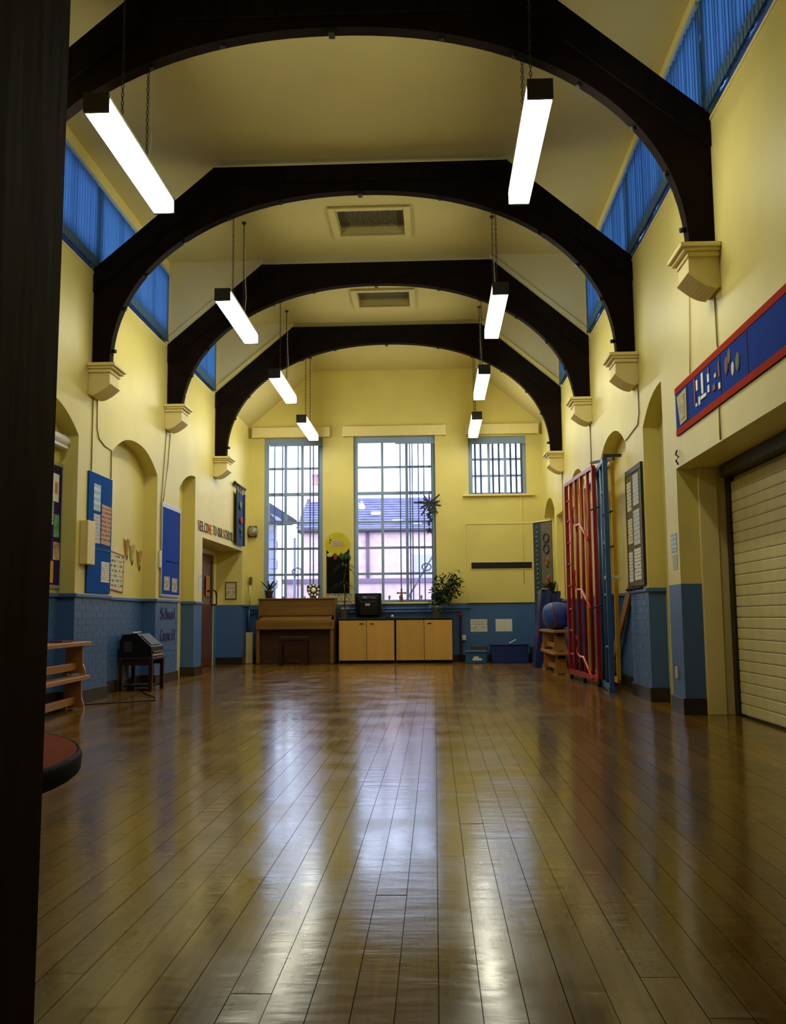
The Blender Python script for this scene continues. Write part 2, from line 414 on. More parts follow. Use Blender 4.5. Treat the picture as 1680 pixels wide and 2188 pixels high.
# front wall with the doorway the hall is seen from, and an unseen lobby box added behind it to block sky light
JX, JT = -0.2405, 0.006
mb = MB()
mb.box(XL, JX-.085, YF-.15, YF, 0, ZC+.02); mb.box(.99, XR, YF-.15, YF, 0, ZC+.02); mb.box(JX-.09, .99, YF-.15, YF, 2.12, ZC+.02)
structure('wall_front', mb, paint)
mb = MB(); mb.box(JX-.09, JX, YF-.17, YF+.0, 0, 2.12); mb.box(.9, .99, YF-.17, YF, 0, 2.12); mb.box(JX-.09, .99, YF-.17, YF, 2.04, 2.12)
for v in mb.b.verts:
    if v.co.x < 0: v.co.x += JT*(v.co.z-.45)
structure('door_1', mb, jamb_mat)
lob = M('lobby_paint', (.2, .16, .08), .7)
structure('wall_lobby_sky_block', MB().box(-1.2, -1.1, -1.6, YF-.15, 0, 2.6).box(1.5, 1.6, -1.6, YF-.15, 0, 2.6).box(-1.2, 1.6, -1.7, -1.6, 0, 2.6), lob)
structure('ceiling_lobby_sky_block', MB().box(-1.2, 1.6, -1.7, YF-.15, 2.6, 2.7), lob)

# ceiling
VENTS = [(-1.17, -.325, 11.62, 12.42), (-1.15, -.335, 14.68, 15.4)]
mb = MB()
vh = [[(a, c), (b, c), (b, d), (a, d)] for a, b, c, d in VENTS]
mb.sheet([(XL-.25, -.0), (XR+.25, -.0), (XR+.25, YT[3]), (XL-.25, YT[3])], vh, lambda x, y: (x, y, ZC))
for a, b, c, d in VENTS:
    lp = [(a, c), (b, c), (b, d), (a, d)]
    for i in range(4):
        p, q = lp[i], lp[(i+1) % 4]; mb.quad((*p, ZC), (*q, ZC), (*q, ZC+.16), (*p, ZC+.16))
    mb.quad((a, c, ZC+.16), (b, c, ZC+.16), (b, d, ZC+.16), (a, d, ZC+.16))
CO = 1.6
xa, xb = XC-CO, XC+CO
mb.quad((xa, YT[3]-.02, ZC), (xb, YT[3]-.02, ZC), (xb, YT[3]-.02, ZT-.05), (xa, YT[3]-.02, ZT-.05))
for (p, q) in (((XL, ZK), (xa, ZT+.01)), ((xa, ZT+.01), (xb, ZT+.01)), ((xb, ZT+.01), (XR, ZK))):
    mb.quad((p[0], YT[3], p[1]), (q[0], YT[3], q[1]), (q[0], YB, q[1]), (p[0], YB, p[1]))
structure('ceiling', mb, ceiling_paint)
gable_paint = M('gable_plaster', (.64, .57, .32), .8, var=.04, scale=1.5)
# plastered gables above the two far trusses
for k, yy in enumerate((YT[2], YT[3])):
    mb = MB(); mw = MB()
    for s in (-1, 1):
        X = XC+s*HW; c = XC+s*CO
        mb.prism([(X, ZK+.12), (X, ZC), (c, ZC), (c-s*.02, ZT+.03)], 'xz', yy-.05, yy+.05)
        mw.prism([(X, ZK-.02), (X, ZK+.11), (c, ZT+.08), (c, ZT-.02)], 'xz', yy-.075, yy+.06)
    o = structure('wall_gable', mb, gable_paint)
    part('plaster_bead', mw, gable_paint if k == 0 else paint_yellow, o)

# ceiling vents
vm = M('vent_grille', (.20, .17, .10), rough=.6)
for k, (a, b, c, d) in enumerate(VENTS):
    v = thing('ceiling_vent', ['ceiling air vent with cream frame and ribbed grille, between second and third roof truss', 'far ceiling air vent with cream frame, between third and fourth roof truss'][k], 'vent', ((a+b)/2, (c+d)/2, ZC), 'ceiling vents')
    fr = MB(); w_ = .09
    for (x0, x1, y0, y1) in ((a-w_, a, c-w_, d+w_), (b, b+w_, c-w_, d+w_), (a, b, c-w_, c), (a, b, d, d+w_)): fr.box(x0, x1, y0, y1, ZC-.035, ZC-.001, .008)
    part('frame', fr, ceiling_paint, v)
    part('backing', MB().box(a+.005, b-.005, c+.005, d-.005, ZC+.125, ZC+.14), grey_dark, v)
    sl = MB(); n = 42
    for i in range(n):
        x = a+.02+(b-a-.04)*i/(n-1); sl.box(x-.004, x+.004, c+.01, d-.01, ZC+.09, ZC+.123)
    o = part('grille_bars', sl, vm, v); o['kind'] = 'stuff'

# ------------------------------------------------------------------ floor of narrow varnished boards
mb = MB().box(-1.2, 1.6, -1.7, YF-.16, -.08, -.001).box(XL-.7, XR+.7, YF-.16, YB+.25, -.08, -.012)
floor = structure('floor', mb, subfloor_mat)
mb = MB()
for (y0, y1, x0, x1) in ((8.1, 9.95, XL-.2, XL), (11, 12.885, XL-.2, XL), (14.03, 14.97, XL-.2, XL), (15.48, 18.75, XL-.58, XL), (4.8, 8.75, XR, XR+.48), (9.19, 10.06, XR, XR+.2), (10.96, 12.745, XR, XR+.2), (14.03, 15.62, XR, XR+.2), (17.6, 19.2, XR, XR+.2)):
    mb.box(x0, x1, y0, y1, -.012, 0)
thr = part('threshold_boards', mb, floor_mat, floor)
from bpy_extras.object_utils import world_to_camera_view
bpy.context.view_layer.update()
planks = []
BW = .0957; k0 = math.ceil((XL+.003)/BW)-1
for k in range(k0, int((XR+.003)/BW)+2):
    x0 = max(XL, -.003+k*BW); x1 = min(XR, -.003+(k+1)*BW)
    if x1-x0 < .01: continue
    y = YF - random.uniform(0, 2.5)
    while y < YB:
        y2 = y + random.uniform(2.2, 4.6)
        a, b = max(y, YF), min(y2, YB)
        if YB-b < .4: b = YB; y2 = YB
        if b-a > .05:
            area = 0
            for i in range(8):
                yy = a+(b-a)*(i+.5)/8
                c = world_to_camera_view(scene, cam, Vector(((x0+x1)/2, yy, 0)))
                if -.02 < c.x < 1.02 and -.02 < c.y < 1.02: area += (b-a)/8*BW*F*F*H/yy**3
            planks.append((area, x0, x1, a, b))
        y = y2
planks.sort(reverse=True)
rest = MB()
tl = rest.b.faces.layers.float.new('tint')
for i, (area, x0, x1, a, b) in enumerate(planks):
    t = random.random(); g = .0010; dz = random.uniform(-.0006, .0006)
    if i < 296:
        q = MB().box(x0+g, x1-g, a+g, b-g, -.0115, dz)
        o = part('floor_board', q, floor_mat, floor)
        at = o.data.attributes.new('tint', 'FLOAT', 'FACE'); at.data.foreach_set('value', [t]*len(o.data.polygons))
    else:
        n0 = len(rest.b.faces); rest.box(x0+g, x1-g, a+g, b-g, -.0115, dz)
        rest.b.faces.ensure_lookup_table()
        for f_ in rest.b.faces[n0:]: f_[tl] = t
o = part('floor_boards_beyond', rest, floor_mat, floor); o['kind'] = 'stuff'
single('floor_line', MB().box(-2.5, 1.62, 13.03, 13.045, .0012, .0022), M('worn_line_paint', (.26, .22, .15), .5, var=.4), 'thin worn pale line painted across the wooden floor in front of the cabinets', 'floor marking')

# ------------------------------------------------------------------ skirting and dado cap
def run_along(X, sgn, recs, Y0, Y1, skip_flat=True):
    """plan polyline of a side wall face, in pieces"""
    segs = []; y = Y0
    for (y0, y1, kind, dep, two) in recs:
        segs.append((y, y0, X))
        if kind[0] == 'full': segs.append((y0, y1, X+sgn*dep))
        y = y1
    segs.append((y, Y1, X)); return segs
for nm, X, sgn, recs in (('left', XL, -1, recL), ('right', XR, 1, recR)):
    sk, cap = MB(), MB()
    for (a, b, x) in run_along(X, sgn, recs, YF, YB):
        if b <= a: continue
        t = -sgn*.022; i0, i1 = sorted((x, x+t))
        sk.box(i0, i1, a, b, 0, .14, .004)
        if nm == 'left' or not (8.7 < a < 9.0):
            t = -sgn*.03; i0, i1 = sorted((x, x+t)); cap.box(i0, i1, a, b, ZD-.035, ZD+.006, .008)
    for (y0, y1, kind, dep, two) in recs:
        X2 = X+sgn*dep
        for yy, s in ((y0, 1), (y1, -1)):
            if kind[0] == 'full' or (s == -1):
                i0, i1 = sorted((X-sgn*.022, X2)); j0, j1 = sorted((yy, yy+s*.022))
                sk.box(i0, min(i1, 2.34) if nm == 'right' else i1, j0, j1, 0, .14, .004)
                if kind[0] != 'flat':
                    j0, j1 = sorted((yy, yy+s*.03)); i0, i1 = sorted((X-sgn*.03, X2)); cap.box(i0, i1, j0, j1, ZD-.035, ZD+.006, .008)
    structure('baseboard_'+nm, sk, skirting_mat)
    structure('trim_1' if nm == 'left' else 'trim_2', cap, blue_paint)
structure('baseboard_back', MB().box(XL+.03, XR-.03, YB-.022, YB, 0, .14, .004), skirting_mat)

# painted brickwork of the dado: single bricks, joints recessed
brick_meshes = {}
def brick(parent, X, sgn, y0, y1, z0):
    key = (parent.name, round(y1-y0, 3))
    if key not in brick_meshes:
        q = MB().box(-.0035 if sgn < 0 else -.002, .002 if sgn < 0 else .0035, 0, y1-y0, 0, .068)
        if sgn < 0: pass
        me = bpy.data.meshes.new('brick'); q.b.to_mesh(me); q.b.free(); me.materials.append(blue_paint); brick_meshes[key] = me
    o = bpy.data.objects.new('brick', brick_meshes[key]); col.objects.link(o); o.parent = parent
    o.location = (X - sgn*.0015 + random.uniform(-.001, .001), y0, z0)
def bricks(parent, X, sgn, ya, yb):
    for r in range(13):
        z0 = .143+r*.0735
        y = ya+.004 - (.1125 if r % 2 else 0)
        while y < yb-.02:
            a, b = max(y, ya+.004), min(y+.2185, yb-.004)
            if b-a > .03: brick(parent, X, sgn, a, b, z0)
            y += .2255
for X, a, b in ((XL-.18, 9.0, 9.95), (XL, 9.95, 11.0), (XL-.185, 11.03, 12.86), (XL, 12.885, 14.03)): bricks(wall_left, X, -1, a, b)
for X, a, b in ((XR, 10.06, 10.96), (XR+.18, 11.0, 12.7), (XR, 12.745, 14.03)): bricks(wall_right, X, 1, a, b)

# ------------------------------------------------------------------ roof trusses
def intrados(o_, zf):
    """height of the curved soffit at distance o_ from the centre line"""
    q = min(1, abs(o_)/2.73)
    return 3.6 + 1.905*(1-q**2.15)**(1/2.15)
TR_LABEL = ['nearest dark timber arched roof truss, cut off by the top of the view', 'second dark timber arched roof truss, in front of the first ceiling vent',
            'third dark timber arched roof truss, between the two ceiling vents', 'farthest dark timber arched roof truss, close to the end windows']
TILT = math.atan2(ZT-ZK, HW-CO)
for i, yy in enumerate(YT):
    zf = ZFOOT[i]
    t = thing('roof_truss', TR_LABEL[i], 'roof truss', (XC, yy, zf), 'arched roof trusses')
    part('collar_beam', MB().box(XC-CO-.02, XC+CO+.02, yy-.085, yy+.085, ZT-.20, ZT, .006), truss_mat, t)
    for s in (-1, 1):
        sx = lambda o_: XC+s*o_
        n = Vector((math.sin(TILT), 0, math.cos(TILT)))
        r0, r1 = (HW-.004, ZK), (CO, ZT)
        dn = .21
        part('rafter', MB().prism([(sx(r0[0]), ZK-.26), (sx(r0[0]), ZK), (sx(CO), ZT), (sx(CO-.05), ZT-.02), (sx(CO-.12), ZT-.20)], 'xz', yy-.09, yy+.09), truss_mat, t)
        pl = []
        N = 26
        for k in range(N+1):
            th = PI/2*k/N
            o_ = 2.73*math.sin(PI/2 - th)
            z = intrados(o_, zf)
            if z >= zf-.001: pl.append((sx(o_), max(z, zf)))
        if pl[0][1] > zf: pl = [(sx(2.73), zf)]+pl
        poly = pl + [(sx(0), ZT-.19), (sx(CO-.1), ZT-.19), (sx(HW-.004), ZK-.2), (sx(HW-.004), zf)]
        b = part('curved_brace', MB().prism(poly, 'xz', yy-.06, yy+.06), truss_edge, t)
        if s == 1:
            pass
    peg = MB().box(XC-.025, XC+.025, yy-.05, yy+.05, 5.47, 5.52, .006); part('centre_peg', peg, iron, t)
    for s in (-1, 1):
        for o_ in (.88, 1.45, 1.95, 2.36, 2.6, 2.705):
            z = intrados(o_, zf) if o_ < 2.7 else zf+.17
            e = .01; dz = (intrados(o_+e, zf)-intrados(o_-e, zf))/(2*e) if o_ < 2.7 else -9
            nn = Vector((s*-dz*-1, 0, -1)).normalized() if False else Vector((s*dz, 0, -1)).normalized()
            c = Vector((XC+s*o_, yy, z))
            part('bolt', MB().tube([c-nn*.02, c+nn*.028], .021, 8), iron, t)
        o_ = 2.35; zz = ZK+(HW-o_)*math.tan(TILT)
        part('bolt', MB().tube([(XC+s*o_, yy, zz-.02), (XC+s*(o_+.012), yy, zz+.03)], .022, 8), iron, t)
    # plaster corbels under both feet
    for s in (-1, 1):
        if i == 0 and s == -1: continue
        X = XC+s*HW; d = -s
        c = thing('corbel', 'cream moulded plaster corbel under %s roof truss on %s wall' % (['nearest', 'second', 'third', 'farthest'][i], 'noticeboard' if s < 0 else 'climbing frame'), 'corbel', (X, yy, zf-.34), 'plaster corbels')
        zt = zf-.004
        cap = MB()
        for (p, h0, h1, hw) in ((.30, .036, 0, .215), (.275, .062, .036, .195), (.245, .10, .062, .175)):
            x0, x1 = sorted((X+d*.002, X+d*p)); cap.box(x0, x1, yy-hw, yy+hw, zt-h0, zt-h1, .006)
        part('cap', cap, cream_trim, c)
        pr = [(X+d*.002, zt-.10), (X+d*.232, zt-.10), (X+d*.232, zt-.215)]
        for k in range(9):
            a = k/8; pr.append((X+d*(.215-.205*a), zt-.225-.11*math.sin(a*PI/2)))
        pr.append((X+d*.002, zt-.335))
        part('block', MB().prism(pr, 'xz', yy-.15, yy+.15), cream_trim, c)
        sc = MB()
        for k in range(9):
            a, a2 = k/8, (k+1)/8
            if k < 8:
                p = (X+d*(.235-.21*a), zt-.215-.115*math.sin(a*PI/2)); q = (X+d*(.235-.21*a2), zt-.215-.115*math.sin(a2*PI/2))
                sc.bar((p[0], yy, p[1]), (q[0], yy, q[1]), .33, .03)
        part('scroll', sc, cream_trim, c)

# ------------------------------------------------------------------ pendant strip lamps
LL = 1.8
def chain_mb(x, y, z0, z1):
    mb = MB(); z = z0; k = 0; L_ = .034
    while z < z1:
        a = Vector((.009, 0, 0)) if k % 2 else Vector((0, .009, 0))
        c = Vector((x, y, z))
        pts = [c+a+Vector((0, 0, -.011)), c+a+Vector((0, 0, .011)), c+Vector((0, 0, .021)), c-a+Vector((0, 0, .011)), c-a+Vector((0, 0, -.011)), c+Vector((0, 0, -.021)), c+a+Vector((0, 0, -.011))]
        mb.tube(pts, .0034, 4, caps=False); z += L_; k += 1
    return mb
def make_lamp(label, x, yn, zb):
    yf = yn+LL; zt = zb+.14; hw = .0875
    t = thing('pendant_strip_lamp', label, 'lamp', (x, (yn+yf)/2, zb), 'pendant strip lamps')
    part('metal_tray', MB().box(x-hw-.002, x+hw+.002, yn+.03, yf-.03, zt-.028, zt, .003), white_plastic, t)
    part('diffuser', MB().box(x-hw, x+hw, yn+.028, yf-.02, zb, zt-.029, .006), lamp_glow, t)
    for y0 in (yn, yf-.03): part('end_cap', MB().box(x-hw-.004, x+hw+.004, y0, y0+.03, zb-.003, zt+.003, .004), grey_dark, t)
    for dy in (-.32, .33):
        y = (yn+yf)/2+dy
        part('chain', chain_mb(x, y, zt, ZC-.02 if y < 16.2 else 5.78), chain_mat, t)
        part('ceiling_hook', MB().lathe([(.03, 0), (.03, -.012), (.008, -.03)], (x, y, (ZC if y < 16.3 else ZT)-.001), 10), chain_mat, t)
    y = (yn+yf)/2+.33
    part('power_flex', MB().tube([(x+.01, y, zt), (x+.03, y+.02, zt+.3), (x+.012, y+.01, zt+.75), (x+.016, y, ZC-.03 if y < 16.2 else 5.78)], .005, 5), white_plastic, t)
    return t
LX = (-2.362, .785)
for k, (yn, zb) in enumerate(((6.53, 4.452), (10.72, 4.452), (14.35, 4.452), (17.0, 4.30))):
    for s in (0, 1):
        make_lamp('lit strip lamp on chains, %s in the row on %s side' % (['nearest', 'second', 'third', 'farthest'][k], ['piano', 'climbing frame'][s]), LX[s] + (.05 if k == 3 and s == 0 else 0), yn, zb)

# ------------------------------------------------------------------ end wall windows
YW = YB+RD-.02
def sash_window(n, a, b, c, d, cols, rows, transom):
    """a..b in x, c..d in z; rows: list of bar heights; transom: height of the heavy bar"""
    f = MB(); fw_ = .085
    f.box(a, a+fw_, YW-.06, YW, c, d, .006); f.box(b-fw_, b, YW-.06, YW, c, d, .006)
    f.box(a+fw_, b-fw_, YW-.06, YW, d-.115, d, .006); f.box(a+fw_, b-fw_, YW-.06, YW, c, c+.05, .006)
    if transom: f.box(a+fw_, b-fw_, YW-.058, YW, transom-.032, transom+.032, .006)
    o = structure('window_%d' % n, f, win_paint)
    ia, ib = a+fw_, b-fw_
    for k in range(1, cols):
        x = ia+(ib-ia)*k/cols
        part('glazing_bar', MB().box(x-.026, x+.026, YW-.05, YW-.012, c+.05, d-.115, .003), win_paint, o)
    zs = sorted(rows)
    for z in zs: part('glazing_bar', MB().box(ia, ib, YW-.048, YW-.014, z-.023, z+.023, .003), win_paint, o)
    lv = sorted([c+.05, d-.115]+zs+([transom] if transom else []))
    for k in range(cols):
        for z0, z1 in zip(lv, lv[1:]):
            part('pane', MB().box(ia+(ib-ia)*k/cols+.004, ia+(ib-ia)*(k+1)/cols-.004, YW-.036, YW-.032, z0+.004, z1-.004), glass, o)
    return o
for n, (a, b, c, d) in ((1, W1), (2, W2)):
    g = (d-.115-3.33-.03)/2
    lo = 3.30
    st = (lo-.03-(c+.05))/4
    o = sash_window(n, a, b, c, d, 3, [3.36+(d-.115-3.36)/2]+[c+.05+st*k for k in (1, 2, 3)], 3.33)
    part('sill', MB().box(a-.05, b+.05, YB-.045, YB+RD-.03, c-.035, c, .008), cream_trim, o)
a, b, c, d = W3
o = sash_window(3, a, b, c, d, 3, [c+.05+(d-.115-c-.05)*k/3 for k in (1, 2)], None)
part('sill', MB().box(a-.12, b+.14, YB-.07, YB+RD-.03, c-.04, c, .008), cream_trim, o)
# pelmets
for k, (a, b) in enumerate(((-3.60, -2.046), (-1.791, .258), (.643, 2.095))):
    p = thing('pelmet', ['cream pelmet board above the window behind the piano', 'wide cream pelmet board above the middle window', 'cream pelmet board above the small barred window'][k], 'pelmet', ((a+b)/2, YB-.07, 4.45), 'window pelmets')
    part('front_board', MB().box(a, b, YB-.15, YB-.13, 4.448, 4.65, .004), cream_trim, p)
    part('top_board', MB().box(a+.002, b-.002, YB-.129, YB-.001, 4.626, 4.648), cream_trim, p)
    for x in (a, b-.02): part('end_board', MB().box(x, x+.02, YB-.129, YB-.001, 4.45, 4.625), cream_trim, p)
# vertical blind louvres drawn open, seen edge on
def open_blind(label, xs, z0, z1, wd=.058, turn=.36):
    t = thing('vertical_blind', label, 'blind', (sum(xs)/len(xs), YB-.02, z0), 'vertical blinds at the end windows')
    part('head_rail', MB().box(min(xs)-.1, max(xs)+.1, YB+.015, YB+.055, z1, z1+.04), win_paint, t)
    for x in xs:
        # turned so their edge faces the doorway
        ang = math.atan2(x, YB)
        d = Vector((math.sin(ang+turn), math.cos(ang+turn), 0))
        c = Vector((x, YB+.036, 0))
        part('slat', MB().bar((c.x, c.y, z0), (c.x, c.y, z1), .0022, wd, (d.x, d.y, 0)), blind_pale, t)
    return t
open_blind('open blue vertical blind with a few louvres at the window behind the piano', [-3.169, -3.011, -2.695, -2.454, -2.389, -2.285], 1.19, 4.30)
open_blind('open blue vertical blind gathered at the plant end of the middle window', [-.652, -.46, -.413, -.294, -.183, -.03], 1.19, 4.31)
open_blind('open blue vertical blind spread across the small high window', [.84, .951, 1.191, 1.31, 1.541, 1.651, 1.753], 3.29, 4.28, .066, .62)

# ------------------------------------------------------------------ clerestory windows and their blue blinds
unlit_weight = M('unlit_weight_blue', (.040, .100, .19), .6)  # slat weights, coloured darker to paint the unlit band below the glass
slat_mesh = None
CLN = ['first', 'second', 'third']
def clerestory(n, X, sgn, y0, y1, label):
    xw = X+sgn*.105
    f = MB(); i0, i1 = sorted((xw-.03, xw+.03))
    f.box(i0, i1, y0, y1, 4.65, 4.84, .005); f.box(i0, i1, y0, y1, 5.59, 5.65, .005)
    y0b, y1b = y0-.026, y1+.022
    f.box(i0, i1, y0, y0+.06, 4.84, 5.59); f.box(i0, i1, y1-.06, y1, 4.84, 5.59)
    o = structure('window_%d' % n, f, win_paint)
    nb = 4
    for k in range(1, nb):
        y = y0+.06+(y1-y0-.12)*k/nb; part('glazing_bar', MB().box(i0, i1, y-.02, y+.02, 4.84, 5.59), win_paint, o)
    for k in range(nb):
        a = y0+.06+(y1-y0-.12)*k/nb+.021; b = y0+.06+(y1-y0-.12)*(k+1)/nb-.021
        part('pane', MB().box(xw-.003, xw+.003, a, b, 4.842, 5.588), glass, o)
    part('sill', MB().box(min(X-sgn*.010, X+sgn*.12), max(X-sgn*.010, X+sgn*.12), y0, y1, 4.622, 4.649, .005), cream_trim, o)
    xb_ = X-sgn*.024
    t = thing('vertical_blind', label, 'blind', (xb_, (y0+y1)/2, 4.69), 'closed blue clerestory blinds')
    part('head_rail', MB().box(xb_-.02, xb_+.02, y0b, y1b, 5.635, 5.68), win_paint, t)
    n_ = int((y1b-y0b-.04)/.076)
    global slat_mesh
    wv = MB()
    for k in range(n_):
        y = y0b+.045+k*(y1b-y0b-.09)/(n_-1)
        if slat_mesh is None:
            q = MB(); ns = 5
            vs = [[q.b.verts.new((.006*(1-(2*j/ns-1)**2), (j/ns-.5)*.089, z)) for j in range(ns+1)] for z in (0, .945)]
            for j in range(ns): q.b.faces.new((vs[0][j], vs[0][j+1], vs[1][j+1], vs[1][j]))
            slat_mesh = bpy.data.meshes.new('slat'); q.b.to_mesh(slat_mesh); q.b.free(); slat_mesh.materials.append(blind_mat)
        o = bpy.data.objects.new('slat', slat_mesh); col.objects.link(o); o.parent = t
        o.location = (0, y-t.location.y, 0); o.rotation_euler = (0, 0, sgn*(.20+random.uniform(-.16, .16)))
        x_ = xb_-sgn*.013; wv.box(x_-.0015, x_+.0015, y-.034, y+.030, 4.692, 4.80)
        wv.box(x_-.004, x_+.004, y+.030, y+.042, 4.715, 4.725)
    part('weights_unlit_band', wv, unlit_weight, t)['kind'] = 'stuff'
nwin = 4
for i, (y0, y1) in enumerate(CW):
    clerestory(nwin, XL, -1, y0, y1, 'closed blue clerestory blind on the noticeboard wall between %s trusses' % ['nearest two', 'second and third', 'third and farthest'][i]); nwin += 1
for i, (y0, y1, *_r) in enumerate(cl_right):
    clerestory(nwin, XR, 1, y0, y1, 'closed blue clerestory blind on the climbing frame wall %s' % ['in front of nearest truss', 'between nearest two trusses', 'between second and third trusses', 'between third and farthest trusses'][i]); nwin += 1

# ------------------------------------------------------------------ helpers for flat things on the side walls
fL = lambda y0, z0: (lambda a, b, n: (XL+.004+n, y0+a, z0+b))
fR = lambda y0, z0: (lambda a, b, n: (XR-.004-n, y0-a, z0+b))
fB = lambda x0, z0, y=YB: (lambda a, b, n: (x0+a, y-.002-n, z0+b))
def sheet_on(side, X, y0, y1, z0, z1, mat, name, label, cat='notice', group=None, th=.002, gap=.002, tilt=0):
    """thin sheet on a wall plane; side L/R: plane x=X, B: plane y=X with y0,y1 as x"""
    if side == 'L': q = MB().box(X+gap, X+gap+th, y0, y1, z0, z1)
    elif side == 'R': q = MB().box(X-gap-th, X-gap, y0, y1, z0, z1)
    else: q = MB().box(y0, y1, X-gap-th, X-gap, z0, z1)
    if tilt:
        c = Vector(((X, (y0+y1)/2, (z0+z1)/2) if side != 'B' else ((y0+y1)/2, X, (z0+z1)/2)))
        bmesh.ops.rotate(q.b, verts=q.b.verts[:], cent=c, matrix=Matrix.Rotation(tilt, 3, 'X' if side != 'B' else 'Y'))
    return single(name, q, mat, label, cat, group)
felt_purple = M('purple_felt', (.030, .015, .095), .85, spec=.08, var=.15, scale=30)
felt_blue = M('blue_felt', (.006, .080, .42), .85, var=.1, scale=30, spec=.08)
felt_royal = M('royal_blue_felt', (.016, .058, .42), .85, var=.1, scale=30, spec=.08)
felt_brown = M('brown_hessian', (.13, .095, .04), .85, var=.2, scale=40)
alu = M('aluminium_trim', (.42, .43, .44), .35, metal=.7)
dark_frame = M('dark_frame', (.02, .012, .007), .5)

# ---- recess with the purple board, nearest the doorway
XA = XL-.18
t = thing('noticeboard', 'purple felt noticeboard in the nearest arched recess, half behind the door frame', 'noticeboard', (XA, 9.2, 1.2))
part('board', MB().box(XA+.002, XA+.022, 8.35, 9.93, 1.215, 2.43), felt_purple, t)
fr = MB()
for (a, b, c, d) in ((8.32, 9.945, 2.43, 2.47), (8.32, 9.945, 1.18, 1.215), (8.32, 8.35, 1.215, 2.43), (9.93, 9.945, 1.215, 2.43)): fr.box(XA+.002, XA+.03, a, b, c, d, .003)
part('frame', fr, alu, t)
sc = MB()
for k in range(16): sc.sphere((XA+.0245, 8.42+k*.098, 2.40), .05, 1, (.06, 1, .7))
part('scalloped_border', sc, black_mat, t)
g = 'papers on the purple noticeboard'
sheet_on('L', XA+.023, 9.56, 9.85, 2.06, 2.345, white_paper, 'picture_sheet', 'white sheet with a small framed picture, topmost on the purple noticeboard', 'picture', g)
sheet_on('L', XA+.027, 9.74, 9.81, 2.14, 2.26, p_tan, 'small_picture', 'small brown portrait picture stuck on the top white sheet', 'picture', g)
sheet_on('L', XA+.023, 9.60, 9.72, 1.82, 2.05, p_cream, 'paper_strip', 'narrow cream and brown card on the purple noticeboard', 'notice', g)
sheet_on('L', XA+.023, 9.74, 9.88, 1.70, 1.93, M('green_print', (.10, .36, .20), .6, var=.5, scale=14), 'green_picture', 'green painted picture on the purple noticeboard', 'picture', g)
sheet_on('L', XA+.023, 9.74, 9.91, 1.47, 1.65, M('fire_print', (.55, .36, .25), .6, var=.5, scale=10), 'castle_picture', 'white picture with an orange brown shape, low on the purple noticeboard', 'picture', g)
sheet_on('L', XA+.023, 9.60, 9.76, 1.235, 1.455, p_orange, 'orange_notice', 'orange notice at the bottom of the purple noticeboard', 'notice', g)
t = thing('projection_screen', 'white rolled up projector screen case under the arch of the nearest recess', 'screen', (XA, 9.2, 2.66))
part('case', MB().tube([(XA+.065, 8.25, 2.70), (XA+.065, 9.9, 2.70)], .055, 14), white_plastic, t)
part('slot_rail', MB().box(XA+.03, XA+.10, 8.27, 9.88, 2.615, 2.645, .004), white_plastic, t)
part('bracket', MB().box(XA+.002, XA+.07, 9.86, 9.915, 2.62, 2.77, .005), white_plastic, t)

# ---- cream wall box and light switch
single('wall_box', MB().box(XL+.001, XL+.085, 10.06, 10.29, 1.44, 1.90, .006), cream_trim, 'tall cream wall cabinet box beside the blue noticeboard', 'wall box')
# ---- blue board between the first two recesses
t = thing('noticeboard', 'mid blue noticeboard with four white papers, between the arched recesses', 'noticeboard', (XL, 10.65, 1.15))
part('board', MB().box(XL+.002, XL+.020, 10.24, 11.0, 1.15, 2.45, .003), felt_blue, t)
part('seam_strip', MB().box(XL+.0205, XL+.024, 10.46, 10.98, 1.622, 1.634), grey_dark, t)
part('hinge', MB().box(XL+.0205, XL+.035, 10.34, 10.37, 1.56, 1.70), alu, t)
g = 'papers on the blue noticeboard'
sheet_on('L', XL+.020, 10.385, 10.60, 2.04, 2.333, p_blue, 'notice_sheet', 'pale blue notice at the top of the mid blue noticeboard', 'notice', g)
sheet_on('L', XL+.020, 10.395, 10.61, 1.69, 2.005, p_grey, 'notice_sheet', 'grey white notice below the pale blue one on the mid blue noticeboard', 'notice', g)
sheet_on('L', XL+.020, 10.645, 10.955, 1.69, 2.13, p_tan, 'notice_sheet', 'brown and white poster on the mid blue noticeboard', 'poster', g, tilt=-.03)
sheet_on('L', XL+.020, 10.67, 10.945, 1.275, 1.50, p_white, 'notice_sheet', 'white notice in the lower half of the mid blue noticeboard', 'notice', g)
# ---- deep arched recess
XA = XL-.185
q = MB(); q.box(XA+.006, XA+.010, 11.55, 12.06, 1.215, 1.66)
q2 = MB()
t = thing('red_edged_poster', 'tilted white handwritten poster with red edge, in the second arched recess', 'poster', (XA, 11.8, 1.2))
rot = Matrix.Rotation(-.06, 3, 'X'); cc = Vector((XA, 11.8, 1.4))
bmesh.ops.rotate(q.b, verts=q.b.verts[:], cent=cc, matrix=rot); part('sheet', q, p_cream, t)
for (a, b, c, d) in ((11.54, 12.07, 1.655, 1.67), (12.055, 12.07, 1.21, 1.66), (11.54, 12.07, 1.205, 1.218)): q2.box(XA+.004, XA+.012, a, b, c, d)
bmesh.ops.rotate(q2.b, verts=q2.b.verts[:], cent=cc, matrix=rot); part('edge', q2, M('red_tape', (.32, .02, .015), .6), t)
cone_m = M('tan_card', (.52, .30, .08), .7, var=.2)
